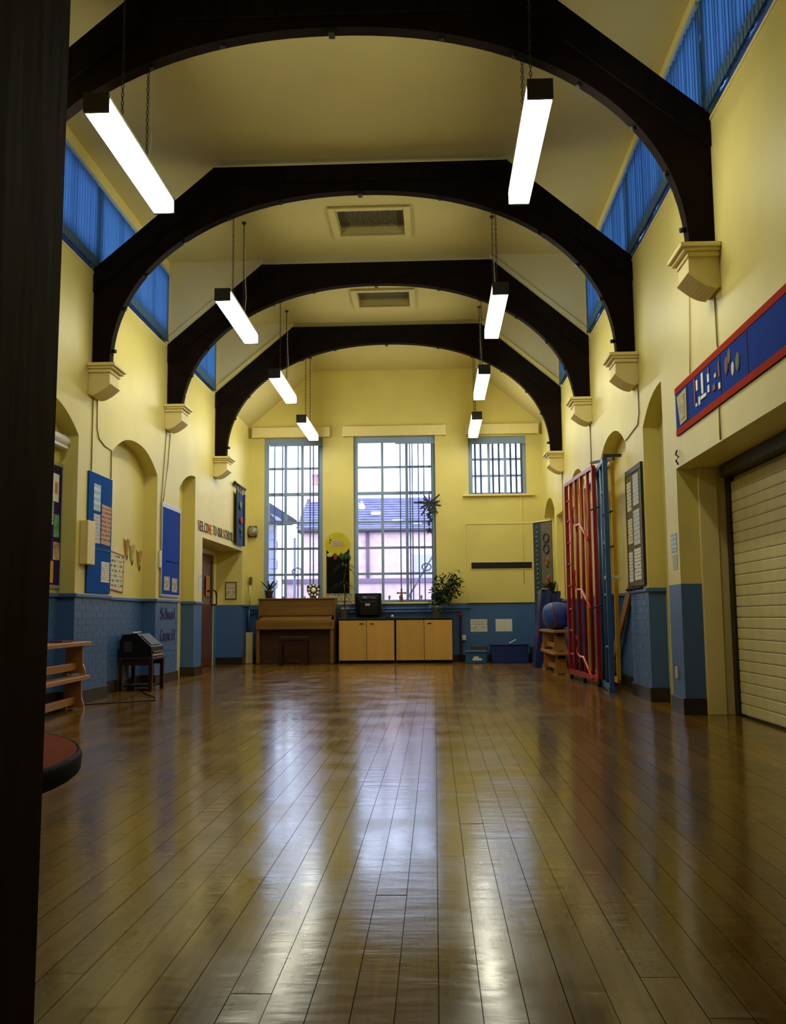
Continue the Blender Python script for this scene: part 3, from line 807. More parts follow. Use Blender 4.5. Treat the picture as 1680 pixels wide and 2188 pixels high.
for k, (y, z, lab) in enumerate(((12.17, 1.655, 'tan paper cone nearest the red edged poster'), (12.39, 1.60, 'middle paper cone of the three on the recess wall'), (12.70, 1.545, 'paper cone farthest from the red edged poster'))):
    t = thing('paper_cone', lab, 'paper cone', (XA, y, z), 'paper cones')
    cv = MB(); n = 7
    top = [(y+.112*(2*j/n-1), z+.205+.02*math.cos(3*j)) for j in range(n+1)]
    v0 = [cv.b.verts.new((XA+.004+.045*(1-(2*j/n-1)**2), a, b)) for j, (a, b) in enumerate(top)]
    v1 = [cv.b.verts.new((XA+.004+.014*(1-(2*j/n-1)**2), y+.022*(2*j/n-1), z)) for j in range(n+1)]
    for j in range(n): cv.b.faces.new((v0[j], v0[j+1], v1[j+1], v1[j]))
    part('card', cv, cone_m if k != 1 else M('pale_card', (.55, .45, .24), .7), t)
    part('string', MB().tube([(XA+.012, y, z+.02), (XA+.010, y+.02, z-.05), (XA+.010, y+.05, z-.03), (XA+.012, y+.045, z+.03)], .005, 5), grey_dark, t)
# ---- royal blue board and School Council lettering
t = thing('noticeboard', 'royal blue noticeboard above the School Council lettering', 'noticeboard', (XL, 13.5, 1.16))
part('board', MB().box(XL+.002, XL+.02, 13.08, 14.0, 1.20, 2.38), felt_royal, t)
fr = MB()
for (a, b, c, d) in ((13.05, 14.02, 2.38, 2.44), (13.05, 14.02, 1.165, 1.20), (13.05, 13.08, 1.20, 2.38), (14.0, 14.02, 1.20, 2.38)): fr.box(XL+.002, XL+.026, a, b, c, d, .003)
part('frame', fr, alu, t)
part('fold', MB().tube([(XL+.023, 13.3, 1.66), (XL+.023, 13.95, 1.67)], .008, 5), felt_royal, t)
for k, (a, b, c, d) in enumerate(((13.20, 13.49, 1.255, 1.445), (13.60, 13.89, 1.24, 1.435))):
    sheet_on('L', XL+.021, a, b, c, d, M('photo_group_%s' % 'ab'[k], (.36, .34, .30), .5, var=.8, scale=22), 'group_photo', ['group photograph, the one nearer the arched recess on the royal blue board', 'group photograph, the one nearer the doorway on the royal blue board'][k], 'photograph', 'photographs on the royal blue board')
single('switch_plate', MB().box(XL+.001, XL+.03, 12.98, 13.04, 1.55, 1.78, .004), white_plastic, 'narrow wall switch box at the edge of the royal blue noticeboard', 'switch')
let_m = [M('navy_letter', (.010, .013, .14), .6), M('violet_letter', (.06, .016, .16), .6)]
def lettering(name, label, lines, root_loc, height, width, fmap, mats, depth=.006):
    """each letter is a part; lines = [(text, a0, b0)]"""
    t = thing(name, label, 'lettering', root_loc)
    for (txt, a0, b0, wd) in lines:
        n = len(txt); step = wd/n
        for k, ch in enumerate(txt):
            if ch == ' ': continue
            mbt = text_mb(ch, height*1.38, depth, lambda a, b, z: (a, b, z))
            xs = [v.co.x for v in mbt.b.verts]; x0, x1 = min(xs), max(xs)
            s_ = min(1.6, step*.86/max(x1-x0, 1e-4)) if (x1-x0) > step*.3 else 1
            for v in mbt.b.verts:
                a, b, z = v.co
                a = a0+step*k+step*.5+(a-(x0+x1)/2)*s_
                v.co = fmap(a, b0+b, z)
            part('letter', mbt, mats[(k*7+len(txt)) % len(mats)] if not callable(mats) else mats(txt, k), t)
    return t
lettering('wall_lettering', 'navy and violet letters reading School Council on the blue brick dado', [('School', 13.12, .865, .76), ('Council', 13.12, .575, .76)], (XL, 13.5, .57), .165, .76, lambda a, b, n: (XL+.0065+n, a, b), let_m)
wl = {'d': M('olive_letter', (.03, .028, .014), .6), 'o': M('orange_letter', (.50, .13, .02), .6), 'p': M('pink_letter', (.55, .20, .13), .6), 'r': M('brick_letter', (.16, .035, .02), .6), 'g': M('grey_letter', (.11, .12, .12), .6)}
def wcol(txt, k): return wl[{'WELCOME': 'pdddroo', 'TO': 'dg', 'OUR': 'ddr', 'SCHOOL': 'oddgdr'}[txt][k]]
lettering('wall_lettering', 'cut out letters reading WELCOME TO OUR SCHOOL above the doorway', [('WELCOME', 15.14, 2.248, 1.0), ('TO', 16.20, 2.256, .28), ('OUR', 16.55, 2.260, .38), ('SCHOOL', 16.97, 2.266, .88)], (XL, 16.5, 2.25), .17, 2.8, lambda a, b, n: (XL+.003+n, a, b), wcol)
# ---- hanging banner by the corner
t = thing('hanging_banner', 'narrow blue fabric banner on a dark rod near the back corner', 'banner', (XL, 18.2, 2.2))
part('rod', MB().tube([(XL+.05, 17.74, 3.345), (XL+.05, 18.72, 3.345)], .026, 8).sphere((XL+.05, 17.73, 3.345), .04, 1), dark_frame, t)
cl = MB()
n = 24
def bx(k): return XL+.045+.018*math.sin(k/n*14)+(.01 if k < 3 else 0)
for k in range(n):
    y0, y1 = 17.86+.80*k/n, 17.86+.80*(k+1)/n
    cl.quad((bx(k), y0, 3.22), (bx(k+1), y1, 3.22), (bx(k+1), y1, 2.235), (bx(k), y0, 2.235))
part('cloth', cl, M('navy_cloth', (.020, .055, .22), .8, var=.25, scale=8), t)
part('dark_border', MB().box(XL+.05, XL+.068, 17.84, 18.02, 2.25, 3.23).box(XL+.05, XL+.066, 18.58, 18.66, 2.25, 3.23), M('dark_green_cloth', (.006, .014, .012), .8), t)
for y in (17.9, 18.2, 18.4, 18.62): part('hanging_loop', MB().box(XL+.045, XL+.055, y-.025, y+.025, 3.21, 3.35), M('navy_loop', (.015, .04, .15), .8), t)
for k, (y, z, r, c, nm) in enumerate(((18.22, 2.98, .09, (.16, .22, .10), 'green_motif'), (18.30, 2.70, .10, (.45, .02, .04), 'red_motif'), (18.30, 2.52, .08, (.03, .16, .08), 'leaf_motif'), (18.30, 2.42, .06, (.04, .13, .10), 'leaf_motif'))):
    part(nm, MB().sphere((XL+.068, y, z), r, 2, (.08, 1.2, .8)), M('banner_dye_%s' % 'abcd'[k], c, .8), t)

# ---- doorway on the same wall
XD = XL-.565
t = MB(); t.box(XD+.004, XD+.07, 18.52, 18.73, 0, 2.15, .004); t.box(XD+.004, XD+.07, 15.5, 18.52, 2.06, 2.15, .004); t.box(XD+.004, XD+.07, 16.55, 16.66, 0, 2.06, .004)
d = structure('door_2', MB().box(XD+.015, XD+.055, 17.62, 18.515, .01, 1.13).box(XD+.015, XD+.055, 17.62, 17.73, 1.13, 2.055).box(XD+.015, XD+.055, 18.40, 18.515, 1.13, 2.055).box(XD+.015, XD+.055, 17.73, 18.40, 1.95, 2.055), door_brown)
part('door_frame', t, cream_trim, d)
part('frame_foot', MB().box(XD+.071, XD+.075, 18.52, 18.73, 0, ZD), blue_paint, d)
part('glazed_panel', MB().box(XD+.030, XD+.036, 17.73, 18.40, 1.13, 1.95), M('purple_poster_glass', (.16, .10, .15), .3, var=.6, scale=12), d)
part('pull_handle', MB().tube([(XD+.055, 18.02, 1.37), (XD+.13, 18.02, 1.39), (XD+.15, 18.1, 1.40), (XD+.15, 18.34, 1.38), (XD+.15, 18.40, 1.30), (XD+.15, 18.40, 1.14), (XD+.055, 18.40, 1.12)], .017, 8), M('brown_handle', (.05, .02, .01), .25), d)
part('second_leaf', MB().box(XD+.015, XD+.055, 16.66, 17.61, .01, 2.055), door_brown, d)
sheet_on('L', XL, 15.24, 15.46, 1.31, 1.585, p_white, 'door_notice', 'small white notice on the wall edge beside the doorway', 'notice')
sheet_on('L', XD+.058, 17.92, 18.22, 1.29, 1.66, p_orange, 'door_notice', 'orange notice stuck on the brown door', 'notice')
t = thing('framed_sign', 'framed yellow notice on the doorway reveal', 'sign', (-3.9, 18.75, 1.24))
part('sheet', MB().box(-3.995, -3.80, 18.738, 18.748, 1.25, 1.56), p_cream, t)
fr = MB()
for (a, b, c, d_) in ((-4.005, -3.79, 1.553, 1.57), (-4.005, -3.79, 1.235, 1.255), (-4.005, -3.99, 1.255, 1.553), (-3.805, -3.79, 1.255, 1.553)): fr.box(a, b, 18.73, 18.749, c, d_)
part('frame', fr, M('brown_frame', (.12, .06, .012), .5), t)

# ---- things on the back wall
t = thing('alarm_bell', 'round grey alarm bell on the end wall near the banner', 'bell', (-3.60, YB, 2.58))
q = MB().lathe([(.10, 0), (.10, .03), (.085, .06), (.045, .085), (.0, .09)], (0, 0, 0), 20)
bmesh.ops.rotate(q.b, verts=q.b.verts[:], cent=(0, 0, 0), matrix=Matrix.Rotation(PI/2, 3, 'X')); bmesh.ops.translate(q.b, verts=q.b.verts[:], vec=(-3.585, YB-.05, 2.58)); part('gong', q, M('grey_gong', (.30, .29, .24), .35, metal=.3), t)
part('backplate', MB().box(-3.665, -3.51, YB-.05, YB-.002, 2.47, 2.69, .006), dark_frame, t)
single('thermostat', MB().box(-3.655, -3.60, YB-.05, YB-.001, 1.54, 1.68, .006), M('olive_plastic', (.10, .085, .02), .5), 'small dark thermostat box on the end wall by the doorway corner', 'thermostat')
q = MB().tube([(-3.64, YB-.02, 1.54), (-3.64, YB-.02, 1.14)], .012, 6); single('wall_conduit', q, cream_trim, 'cream conduit below the small thermostat box', 'pipe')
# jungle poster
t = thing('wall_display', 'tall display with yellow sun over black strip, between the end windows', 'display', (-1.9, YB, 1.2))
part('black_strip', MB().box(-2.125, -1.672, YB-.008, YB-.002, 1.34, 2.30), M('black_paper', (.006, .005, .005), .8, spec=.1), t)
cir = [(-1.905+.245*math.cos(2*PI*k/14+.1)*(1+.03*math.sin(5*k)), 2.315+.235*math.sin(2*PI*k/14+.1)) for k in range(14)]
part('yellow_sun', MB().prism(cir, 'xz', YB-.012, YB-.0085), M('sun_yellow', (.60, .50, .01), .6, var=.1, scale=5), t)
part('text_card', MB().box(-2.02, -1.775, YB-.015, YB-.0125, 2.255, 2.395), M('card_cream', (.70, .56, .28), .6), t)
tm = M('brown_ink', (.15, .06, .02), .6)
for k, s_ in enumerate(('WELCOME TO', 'THE JUNGLE', 'CLASSROOM')):
    mbt = text_mb(s_, .050, .002, lambda a, b, n: (a, b, n), 'CENTER')
    xs = [v.co.x for v in mbt.b.verts]; sc_ = .225/(max(xs)-min(xs))
    for v in mbt.b.verts: v.co = (-1.898+v.co.x*sc_, YB-.0155-v.co.z, 2.352-.042*k+v.co.y*.9)
    part('text_line', mbt, tm, t)
part('yellow_fish', MB().sphere((-2.06, YB-.013, 2.10), .05, 2, (1.2, .08, .9)), M('fish_yellow', (.62, .55, .12), .6), t)
part('red_flower', MB().sphere((-1.95, YB-.013, 2.07), .055, 2, (.8, .08, 1.3)), M('flower_red', (.22, .02, .008), .6), t)
gl = MB()
for k in range(9): gl.sphere((-1.86+.024*k, YB-.012, 2.07+.035*math.sin(k*2.1)), .048, 1, (.6, .06, 1.1))
part('green_leaves', gl, M('paper_leaf_green', (.012, .065, .022), .7), t)
part('corner_leaf', MB().sphere((-2.045, YB-.0135, 2.40), .024, 1, (1, .1, 1)).sphere((-2.055, YB-.0135, 2.345), .018, 1, (.8, .1, 1.3)), M('corner_green', (.05, .10, .01), .6), t)
sc = MB()
for k in range(7): sc.sphere((-2.10+.076*k, YB-.006, 1.335), .04, 1, (1, .06, .8))
sc.box(-2.14, -1.63, YB-.006, YB-.002, 1.20, 1.335)
for k in range(7): sc.sphere((-2.10+.076*k, YB-.006, 1.20), .036, 1, (1, .06, .8))
part('scalloped_caption', sc, p_cream, t)
# boxed panel with grille
t = MB().box(.637, 1.99, YB-.03, YB-.001, ZD+.002, 2.687, .004)
o = structure('wall_panel', t, paint_yellow)
part('rail', MB().box(.625, 2.14, YB-.04, YB-.0305, 2.672, 2.692), cream_trim, o)
t = thing('wall_grille', 'long dark ventilation grille on the cream end wall panel', 'vent', (1.318, YB-.03, 1.80))
part('frame', MB().box(.70, 1.935, YB-.038, YB-.031, 1.775, 1.945, .002), cream_trim, t)
part('backing', MB().box(.728, 1.907, YB-.046, YB-.0385, 1.80, 1.918), black_mat, t)
gb = MB()
for k in range(40): gb.box(.735+k*.0295, .735+k*.0295+.008, YB-.055, YB-.0465, 1.802, 1.916)
part('louvres', gb, M('brown_grille', (.06, .05, .03), .5), t)['kind'] = 'stuff'
q = MB().tube([(1.72, YB-.035, 3.26), (1.74, YB-.036, 2.3), (1.75, YB-.036, 1.5)], .006, 5); single('blind_cord', q, cream_trim, 'thin blind cord hanging below the small barred window', 'cord')
p1 = sheet_on('B', YB, .69, 1.02, .575, .815, p_white, 'paper_notice', 'printed white sheet nearer the cabinets on the blue end wall', 'notice', 'sheets on the end wall dado')
p2 = sheet_on('B', YB, 1.18, 1.50, .575, .815, white_paper, 'paper_notice', 'plainer white sheet farther from the cabinets on the blue end wall', 'notice', 'sheets on the end wall dado')
t = thing('wall_socket', 'white electric socket on the blue end wall by the cabinets', 'socket', (.553, YB, .40))
part('plate', MB().box(.505, .60, YB-.03, YB-.001, .405, .51, .005), white_plastic, t)
part('plug', MB().box(.53, .575, YB-.065, YB-.031, .415, .46, .006), white_plastic, t)
# heating pipes
t = thing('heating_pipes', 'pair of blue painted heating pipes along the end wall with a red valve', 'pipe', (-1.2, YB-.06, 0))
for z in (1.035, .975): part('pipe', MB().tube([(XL+.05, YB-.07, z), (.70 if z > 1 else .49, YB-.07, z)], .022, 8), blue_paint, t)
part('drop_pipe', MB().tube([(.49, YB-.07, .975), (.50, YB-.07, .95), (.50, YB-.07, .15), (.50, YB-.07, 0.0)], .022, 8), M('brown_pipe', (.07, .035, .025), .5), t)
part('valve_handle', MB().box(.40, .52, YB-.125, YB-.10, .895, .93, .006), red_paint, t)
part('corner_pipe', MB().tube([(-3.64, YB-.09, 1.03), (-3.64, YB-.09, .62)], .022, 8), blue_paint, t)
for x in (-3.3, -2.2, -1.0, .2): part('pipe_clip', MB().box(x-.012, x+.012, YB-.095, YB-.002, .96, 1.06), blue_paint, t)

# ------------------------------------------------------------------ piano and what stands on it
x0, x1, PZ = -3.39, -1.905, 1.25
t = thing('upright_piano', 'brown upright piano with closed lid under the left end window', 'piano', ((x0+x1)/2, 18.98, 0))
part('top_lid', MB().box(x0-.01, x1+.01, 18.86, 19.235, PZ-.025, PZ, .006), piano_mat, t)
part('upper_panel', MB().box(x0+.03, x1-.03, 18.885, 18.905, .92, PZ-.026, .003), piano_mat, t)
part('panel_moulding', MB().box(x0+.03, x1-.03, 18.865, 18.884, .905, .925, .004), piano_dark, t)
for a in (x0, x1-.029): part('side_panel', MB().box(a, a+.029, 18.87, 19.235, .02, PZ-.026, .003), piano_mat, t)
for a in (x0, x1-.06): part('key_cheek', MB().box(a, a+.06, 18.585, 18.868, .66, .83, .01), piano_mat, t)
part('fall_board', MB().prism([(18.60, .80), (18.60, .825), (18.87, .90), (18.87, .80)], 'yz', x0+.062, x1-.062), piano_mat, t)
part('key_bed', MB().box(x0+.005, x1-.005, 18.57, 18.868, .655, .70, .006), piano_mat, t)
part('key_slip', MB().box(x0+.062, x1-.062, 18.575, 18.60, .70, .80, .005), piano_mat, t)
part('lower_panel', MB().box(x0+.03, x1-.03, 18.80, 18.82, .09, .654, .003), piano_dark, t)
for a in (x0+.01, x1-.07): part('leg', MB().box(a, a+.06, 18.60, 18.66, .03, .654, .005), piano_mat, t)
for a in (x0+.005, x1-.085): part('toe_block', MB().box(a, a+.08, 18.58, 18.868, 0, .03, .004), piano_dark, t)
part('plinth', MB().box(x0+.03, x1-.03, 18.78, 18.82, .0, .089, .003), piano_dark, t)
part('back', MB().box(x0+.03, x1-.03, 19.19, 19.232, .05, PZ-.03), piano_dark, t)
for a in (-2.72, -2.62): part('pedal', MB().box(a-.02, a+.02, 18.70, 18.80, .04, .055, .004), M('brass', (.45, .28, .08), .3, metal=.9), t)
part('lock', MB().lathe([(.02, 0), (.02, .006)], (-2.28, 18.70, .862), 10), red_paint, t)
t = thing('piano_bench', 'dark wooden piano bench in front of the piano', 'bench', (-2.6, 18.2, 0))
part('seat', MB().box(-2.87, -2.33, 18.05, 18.38, .46, .53, .01), dark_red_wood, t)
for a in (-2.86, -2.39):
    for b in (18.06, 18.32): part('leg', MB().box(a, a+.05, b, b+.05, 0, .459, .004), dark_red_wood, t)
for b in (18.075, 18.335): part('apron', MB().box(-2.809, -2.391, b, b+.02, .37, .459), dark_red_wood, t)
pot_grey = M('grey_pot', (.09, .095, .11), .5); pot_pale = M('pale_blue_pot', (.30, .33, .42), .4)
def leaf(mb, p, d, ln, wd, droop=.3, side=None):
    """a pointed curved leaf made of four quads"""
    d = Vector(d).normalized(); s = d.cross(Vector((0, 0, 1)))
    if s.length < .05: s = Vector((1, 0, 0))
    s.normalize()
    if side: s = (s + Vector((0, 0, side))).normalized()
    pts = []; n = 4
    for k in range(n+1):
        q = k/n; w_ = wd*math.sin(PI*min(1, .12+.88*q)) * (1 if k < n else 0) + .0008
        c = Vector(p)+d*ln*q+Vector((0, 0, -droop*ln*q*q)); pts.append((c-s*w_/2, c+s*w_/2))
    vs = [[mb.b.verts.new(a) for a in pr] for pr in pts]
    for k in range(n): mb.b.faces.new((vs[k][0], vs[k][1], vs[k+1][1], vs[k+1][0]))
def pot(t, c, r, h, mat):
    part('pot', MB().lathe([(r*.72, 0), (r*.95, h*.82), (r*1.04, h*.82), (r*1.04, h), (r*.92, h), (r*.9, h*.9)], c, 18), mat, t)
    part('soil', MB().lathe([(r*.885, h*.86), (r*.885, h*.89)], c, 14), soil, t)
# small plant on the piano
c = (-3.21, 19.02, PZ)
t = thing('potted_plant', 'small green plant in a grey pot on the end of the piano', 'plant', c)
pot(t, c, .085, .16, pot_grey)
for k in range(13):
    a = k*2.4; ln = random.uniform(.30, .46); up_ = random.uniform(.6, 1.5)
    q = MB(); leaf(q, (c[0]+.02*math.cos(a), c[1]+.02*math.sin(a), c[2]+.14), (math.cos(a), .5*math.sin(a), up_), ln, .052, .40); part('leaf', q, leaf_mat, t)
part('stem', MB().tube([(c[0], c[1], PZ+.13), (c[0]-.01, c[1], PZ+.34)], .008, 6), bark, t)
# trophy shield
c = Vector((-2.343, 19.03, PZ))
t = thing('trophy_shield', 'dark wooden trophy shield with silver discs on the piano', 'trophy', c)
sh = [(c.x-.125, 1.49), (c.x-.06, 1.505), (c.x, 1.53), (c.x+.06, 1.505), (c.x+.125, 1.49), (c.x+.13, 1.40), (c.x+.10, 1.32), (c.x+.05, 1.275), (c.x, 1.262), (c.x-.05, 1.275), (c.x-.10, 1.32), (c.x-.13, 1.40)]
part('shield', MB().prism(sh, 'xz', 19.01, 19.03), dark_red_wood, t)
part('foot', MB().box(c.x-.05, c.x+.05, 18.98, 19.07, 1.25, 1.275, .005), dark_red_wood, t)
silver = M('bright_silver', (.80, .78, .72), .3, metal=.4)
def disc(x, z, r): 
    q = MB().lathe([(r, 0), (r, .006), (r*.8, .010), (.0, .011)], (0, 0, 0), 14)
    bmesh.ops.rotate(q.b, verts=q.b.verts[:], cent=(0, 0, 0), matrix=Matrix.Rotation(PI/2, 3, 'X')); bmesh.ops.translate(q.b, verts=q.b.verts[:], vec=(x, 19.0095, z)); return q
part('centre_disc', disc(c.x, 1.405, .05), silver, t)
for k in range(9):
    a = PI/2+2*PI*k/9; part('disc', disc(c.x+.095*math.cos(a), 1.40+.098*math.sin(a), .026), silver, t)

# ------------------------------------------------------------------ cabinets and what stands on them
def cabinet(xa_, xb_, label, handles):
    t = thing('cupboard', label, 'cupboard', ((xa_+xb_)/2, 18.99, 0), 'low cupboards')
    ck = M('dark_carcass', (.02, .012, .008), .5)
    cc_ = MB(); cc_.box(xa_, xa_+.02, 18.765, 19.225, .0, .825); cc_.box(xb_-.02, xb_, 18.765, 19.225, 0, .825); cc_.box(xa_+.02, xb_-.02, 19.205, 19.225, .06, .825); cc_.box(xa_+.02, xb_-.02, 18.775, 19.205, .05, .07)
    part('carcass', cc_, ck, t)
    part('plinth', MB().box(xa_+.021, xb_-.021, 18.79, 18.81, 0, .049), black_mat, t)
    part('top', MB().box(xa_, xb_, 18.735, 19.23, .826, .856, .004), M('black_worktop', (.012, .011, .011), .3), t)
    mid = (xa_+xb_)/2
    for k, (a, b) in enumerate(((xa_+.012, mid-.004), (mid+.004, xb_-.012))):
        d = part('door', MB().box(a, b, 18.745, 18.764, .06, .812, .003), beech, t)
        if handles[k] is not None:
            hx = a+.06 if handles[k] == 'l' else b-.13
            part('handle', MB().box(hx, hx+.075, 18.728, 18.745, .745, .757, .003), black_mat, d)
cabinet(-1.835, -.762, 'pale beech two door cupboard next to the piano, under the television', ('r', 'l'))
cabinet(-.748, .335, 'pale beech two door cupboard with the bushy plant, next to heating pipe', (None, 'l'))
CT = .857
# television seen from its back
t = thing('television', 'black box television turned to the window on the cupboard', 'television', (-1.28, 19.0, CT))
part('body', MB().box(-1.535, -1.03, 18.97, 19.19, CT+.02, CT+.475, .012), black_mat, t)
hump = MB(); r0 = [(-1.50, CT+.04), (-1.06, CT+.04), (-1.06, CT+.44), (-1.50, CT+.44)]; r1 = [(-1.42, CT+.06), (-1.14, CT+.06), (-1.14, CT+.30), (-1.42, CT+.30)]
va = [hump.b.verts.new((x, 18.969, z)) for x, z in r0]; vb = [hump.b.verts.new((x, 18.80, z)) for x, z in r1]
for k in range(4): hump.b.faces.new((va[k], va[(k+1) % 4], vb[(k+1) % 4], vb[k]))
hump.b.faces.new(va[::-1]); hump.b.faces.new(vb); part('tube_housing', hump, black_mat, t)
part('curved_top', MB().sphere((-1.28, 18.90, CT+.365), .1, 2, (2.0, .75, .55)), M('glossy_black', (.012, .014, .022), .16), t)
part('base', MB().box(-1.45, -1.11, 18.85, 19.15, CT, CT+.0195, .004), black_mat, t)
part('label', MB().box(-1.325, -1.235, 18.796, 18.799, CT+.235, CT+.275), p_grey, t)
# tall dracaena
c = (-1.745, 18.98, CT)
t = thing('potted_plant', 'tall spiky palm like plant in a pale pot between piano and television', 'plant', c)
pot(t, c, .105, .20, pot_pale)
part('trunk', MB().tube([(c[0], c[1], CT+.17), (c[0]+.02, c[1]-.01, CT+.45), (c[0]-.005, c[1], CT+.72), (c[0]+.03, c[1], CT+.95)], [.012, .011, .009, .007], 6), bark, t)
for (hx, hz, n, L_) in ((-1.72, CT+.98, 22, .34), (-1.76, CT+.62, 20, .34)):
    for k in range(n):
        a = k*2.399; u_ = random.uniform(-.1, 1.1)
        q = MB(); leaf(q, (hx, c[1], hz), (math.cos(a), .45*math.sin(a), u_), L_*random.uniform(.8, 1.15), .032, .85)
        for v in q.b.verts: v.co.z = max(v.co.z, 1.275 if v.co.x < -1.87 else (1.355 if v.co.x > -1.56 else 0))
        part('frond', q, leaf_dark, t)
q = MB()
for k in range(40):
    a = random.uniform(0, 2*PI); leaf(q, (c[0]+.05*math.cos(a)-.01, c[1]+.05*math.sin(a), CT+.21), (math.cos(a), .6*math.sin(a)-.3, random.uniform(-.2, 1.0)), random.uniform(.07, .12), .035, .5)
part('trailing_leaves', q, leaf_mat, t)['kind'] = 'stuff'
# bushy plant on the far cupboard
c = (.03, 18.98, CT)
t = thing('potted_plant', 'bushy leafy plant in a pale pot beside the middle window', 'plant', c)
pot(t, c, .115, .22, pot_pale)
q = MB(); st = MB()
for k in range(11):
    a = random.uniform(-.5, .9); tip = Vector((c[0]+random.uniform(-.12, .42), c[1]+random.uniform(-.10, .08), CT+random.uniform(.40, .84)))
    base = Vector((c[0]+random.uniform(-.03, .03), c[1], CT+.2)); mid = (base+tip)/2+Vector((-.04, 0, .06))
    st.tube([base, mid, tip], [.006, .004, .003], 5)
    for j in range(64):
        p = base.lerp(tip, random.uniform(.35, 1.08))+Vector((random.gauss(0, .045), random.gauss(0, .035), random.gauss(0, .05)))
        b_ = random.uniform(0, 2*PI); leaf(q, p, (math.cos(b_), .7*math.sin(b_), random.uniform(-.6, .4)), random.uniform(.06, .10), .042, .4, random.uniform(-.6, .6))
for k in range(60):
    a = random.uniform(0, 2*PI); leaf(q, (c[0]+.1*math.cos(a), c[1]+.08*math.sin(a)-.03, CT+random.uniform(.10, .26)), (math.cos(a), .6*math.sin(a)-.2, random.uniform(-.6, .3)), .06, .03, .5)
part('stems', st, bark, t); part('foliage', q, leaf_mat, t)['kind'] = 'stuff'
# odds on the cupboard
t = thing('desk_mouse', 'small white and black object on the cupboard beside the television', 'small object', (-.83, 18.86, CT))
part('white_cap', MB().sphere((-.81, 18.86, CT+.03), .03, 2, (1, 1, .95)), white_paper, t)
part('black_base', MB().box(-.93, -.845, 18.83, 18.89, CT, CT+.03, .008), black_mat, t)
# cross on the sill
t = thing('cross_ornament', 'terracotta coloured cross standing on the middle window sill', 'cross', (-.648, YB-.02, 1.168))
tc = M('terracotta', (.20, .10, .05), .6)
part('upright', MB().prism([(-.685, 1.168), (-.611, 1.168), (-.628, 1.32), (-.633, 1.40), (-.663, 1.40), (-.668, 1.32)], 'xz', YB-.038, YB-.008), tc, t)
part('arm', MB().box(-.715, -.58, YB-.036, YB-.010, 1.325, 1.352, .004), tc, t)
for p in ((-.722, 1.338), (-.574, 1.338), (-.648, 1.41)): part('rounded_end', MB().sphere((p[0], YB-.023, p[1]), .021, 2, (1, .6, 1)), tc, t)
# hanging star mobile in the middle window
t = thing('hanging_ornament', 'dark spiky star ornament hanging inside the middle window', 'ornament', (-.08, YB-.03, 2.45), None)
od = M('dark_blue_foil', (.012, .02, .045), .4)
sp = MB()
for k in range(17):
    a = 2*PI*k/17+.1; ln = .17+.07*((k*7) % 3)
    c = Vector((-.08, YB-.03, 3.10)); e = c+Vector((math.cos(a)*ln, -.03*math.sin(3*a), math.sin(a)*ln*.75-.04*(k % 2)))
    s_ = Vector((-math.sin(a), 0, math.cos(a)))*.016
    sp.quad(c-s_, c+s_, e+s_*.9, e-s_*.9)
part('burst', sp, od, t)
bl = MB()
for k in range(7): bl.sphere((-.075+.03*math.sin(k*2), YB-.03, 2.98-.05*k), .06-.004*k, 1, (1, .3, .7))
part('tassel', bl, od, t)
st_ = [(-.085+(.085 if k % 2 == 0 else .036)*math.sin(PI*k/5), 2.56+(.085 if k % 2 == 0 else .036)*math.cos(PI*k/5)) for k in range(10)]
part('star', MB().prism(st_, 'xz', YB-.036, YB-.024), od, t)
part('cord', MB().tube([(-.08, YB-.03, 4.44), (-.08, YB-.03, 3.1), (-.085, YB-.03, 2.6)], .003, 4), black_mat, t)

# ------------------------------------------------------------------ corner by the end wall
single('pipe_boxing', MB().box(-3.67, -3.535, YB-.28, YB-.13, 0, .60, .01), cream_trim, 'short cream pipe boxing standing in the corner beside the piano', 'pipe boxing')
t = thing('storage_crate', 'small blue plastic crate with lid and white label', 'crate', (.755, 18.58, 0))
part('body', MB().box(.565, .945, 18.42, 18.76, 0, .205, .012), M('mid_blue_plastic', (.02, .10, .27), .35), t)
part('lid', MB().box(.545, .962, 18.40, 18.78, .206, .24, .008), M('mid_blue_lid', (.03, .14, .34), .3), t)
part('label', MB().box(.685, .86, 18.414, 18.4185, .06, .10).box(.71, .80, 18.414, 18.4185, .10, .135), white_paper, t)
t = thing('storage_crate', 'large dark blue plastic crate near the leaning mats', 'crate', (1.38, 18.75, 0))
ob = MB(); ob.box(1.04, 1.73, 18.52, 18.99, 0, .33, .015)
part('body', ob, M('deep_blue_plastic', (.010, .028, .17), .4), t)
part('rim', MB().box(1.02, 1.75, 18.50, 19.01, .331, .356, .006), M('deep_blue_rim', (.012, .035, .20), .35), t)
q = MB().box(1.38, 1.52, 18.6, 18.8, .36, .363); bmesh.ops.rotate(q.b, verts=q.b.verts[:], cent=(1.45, 18.7, .36), matrix=Matrix.Rotation(-.5, 3, 'Y'))
bmesh.ops.translate(q.b, verts=q.b.verts[:], vec=(0, 0, .037))
single('loose_paper', q, white_paper, 'white paper sticking up from the large blue crate', 'paper')
single('dark_box', MB().box(.70, 1.0, 18.90, 19.2, 0, .31, .008), M('grey_card', (.05, .05, .045), .6), 'dark grey box behind the small blue crate', 'box')
single('dark_box', MB().box(1.79, 1.95, 18.72, 19.0, 0, .30, .02), M('charcoal_bag', (.02, .022, .03), .7), 'dark box between the large blue crate and the leaning mats', 'box')
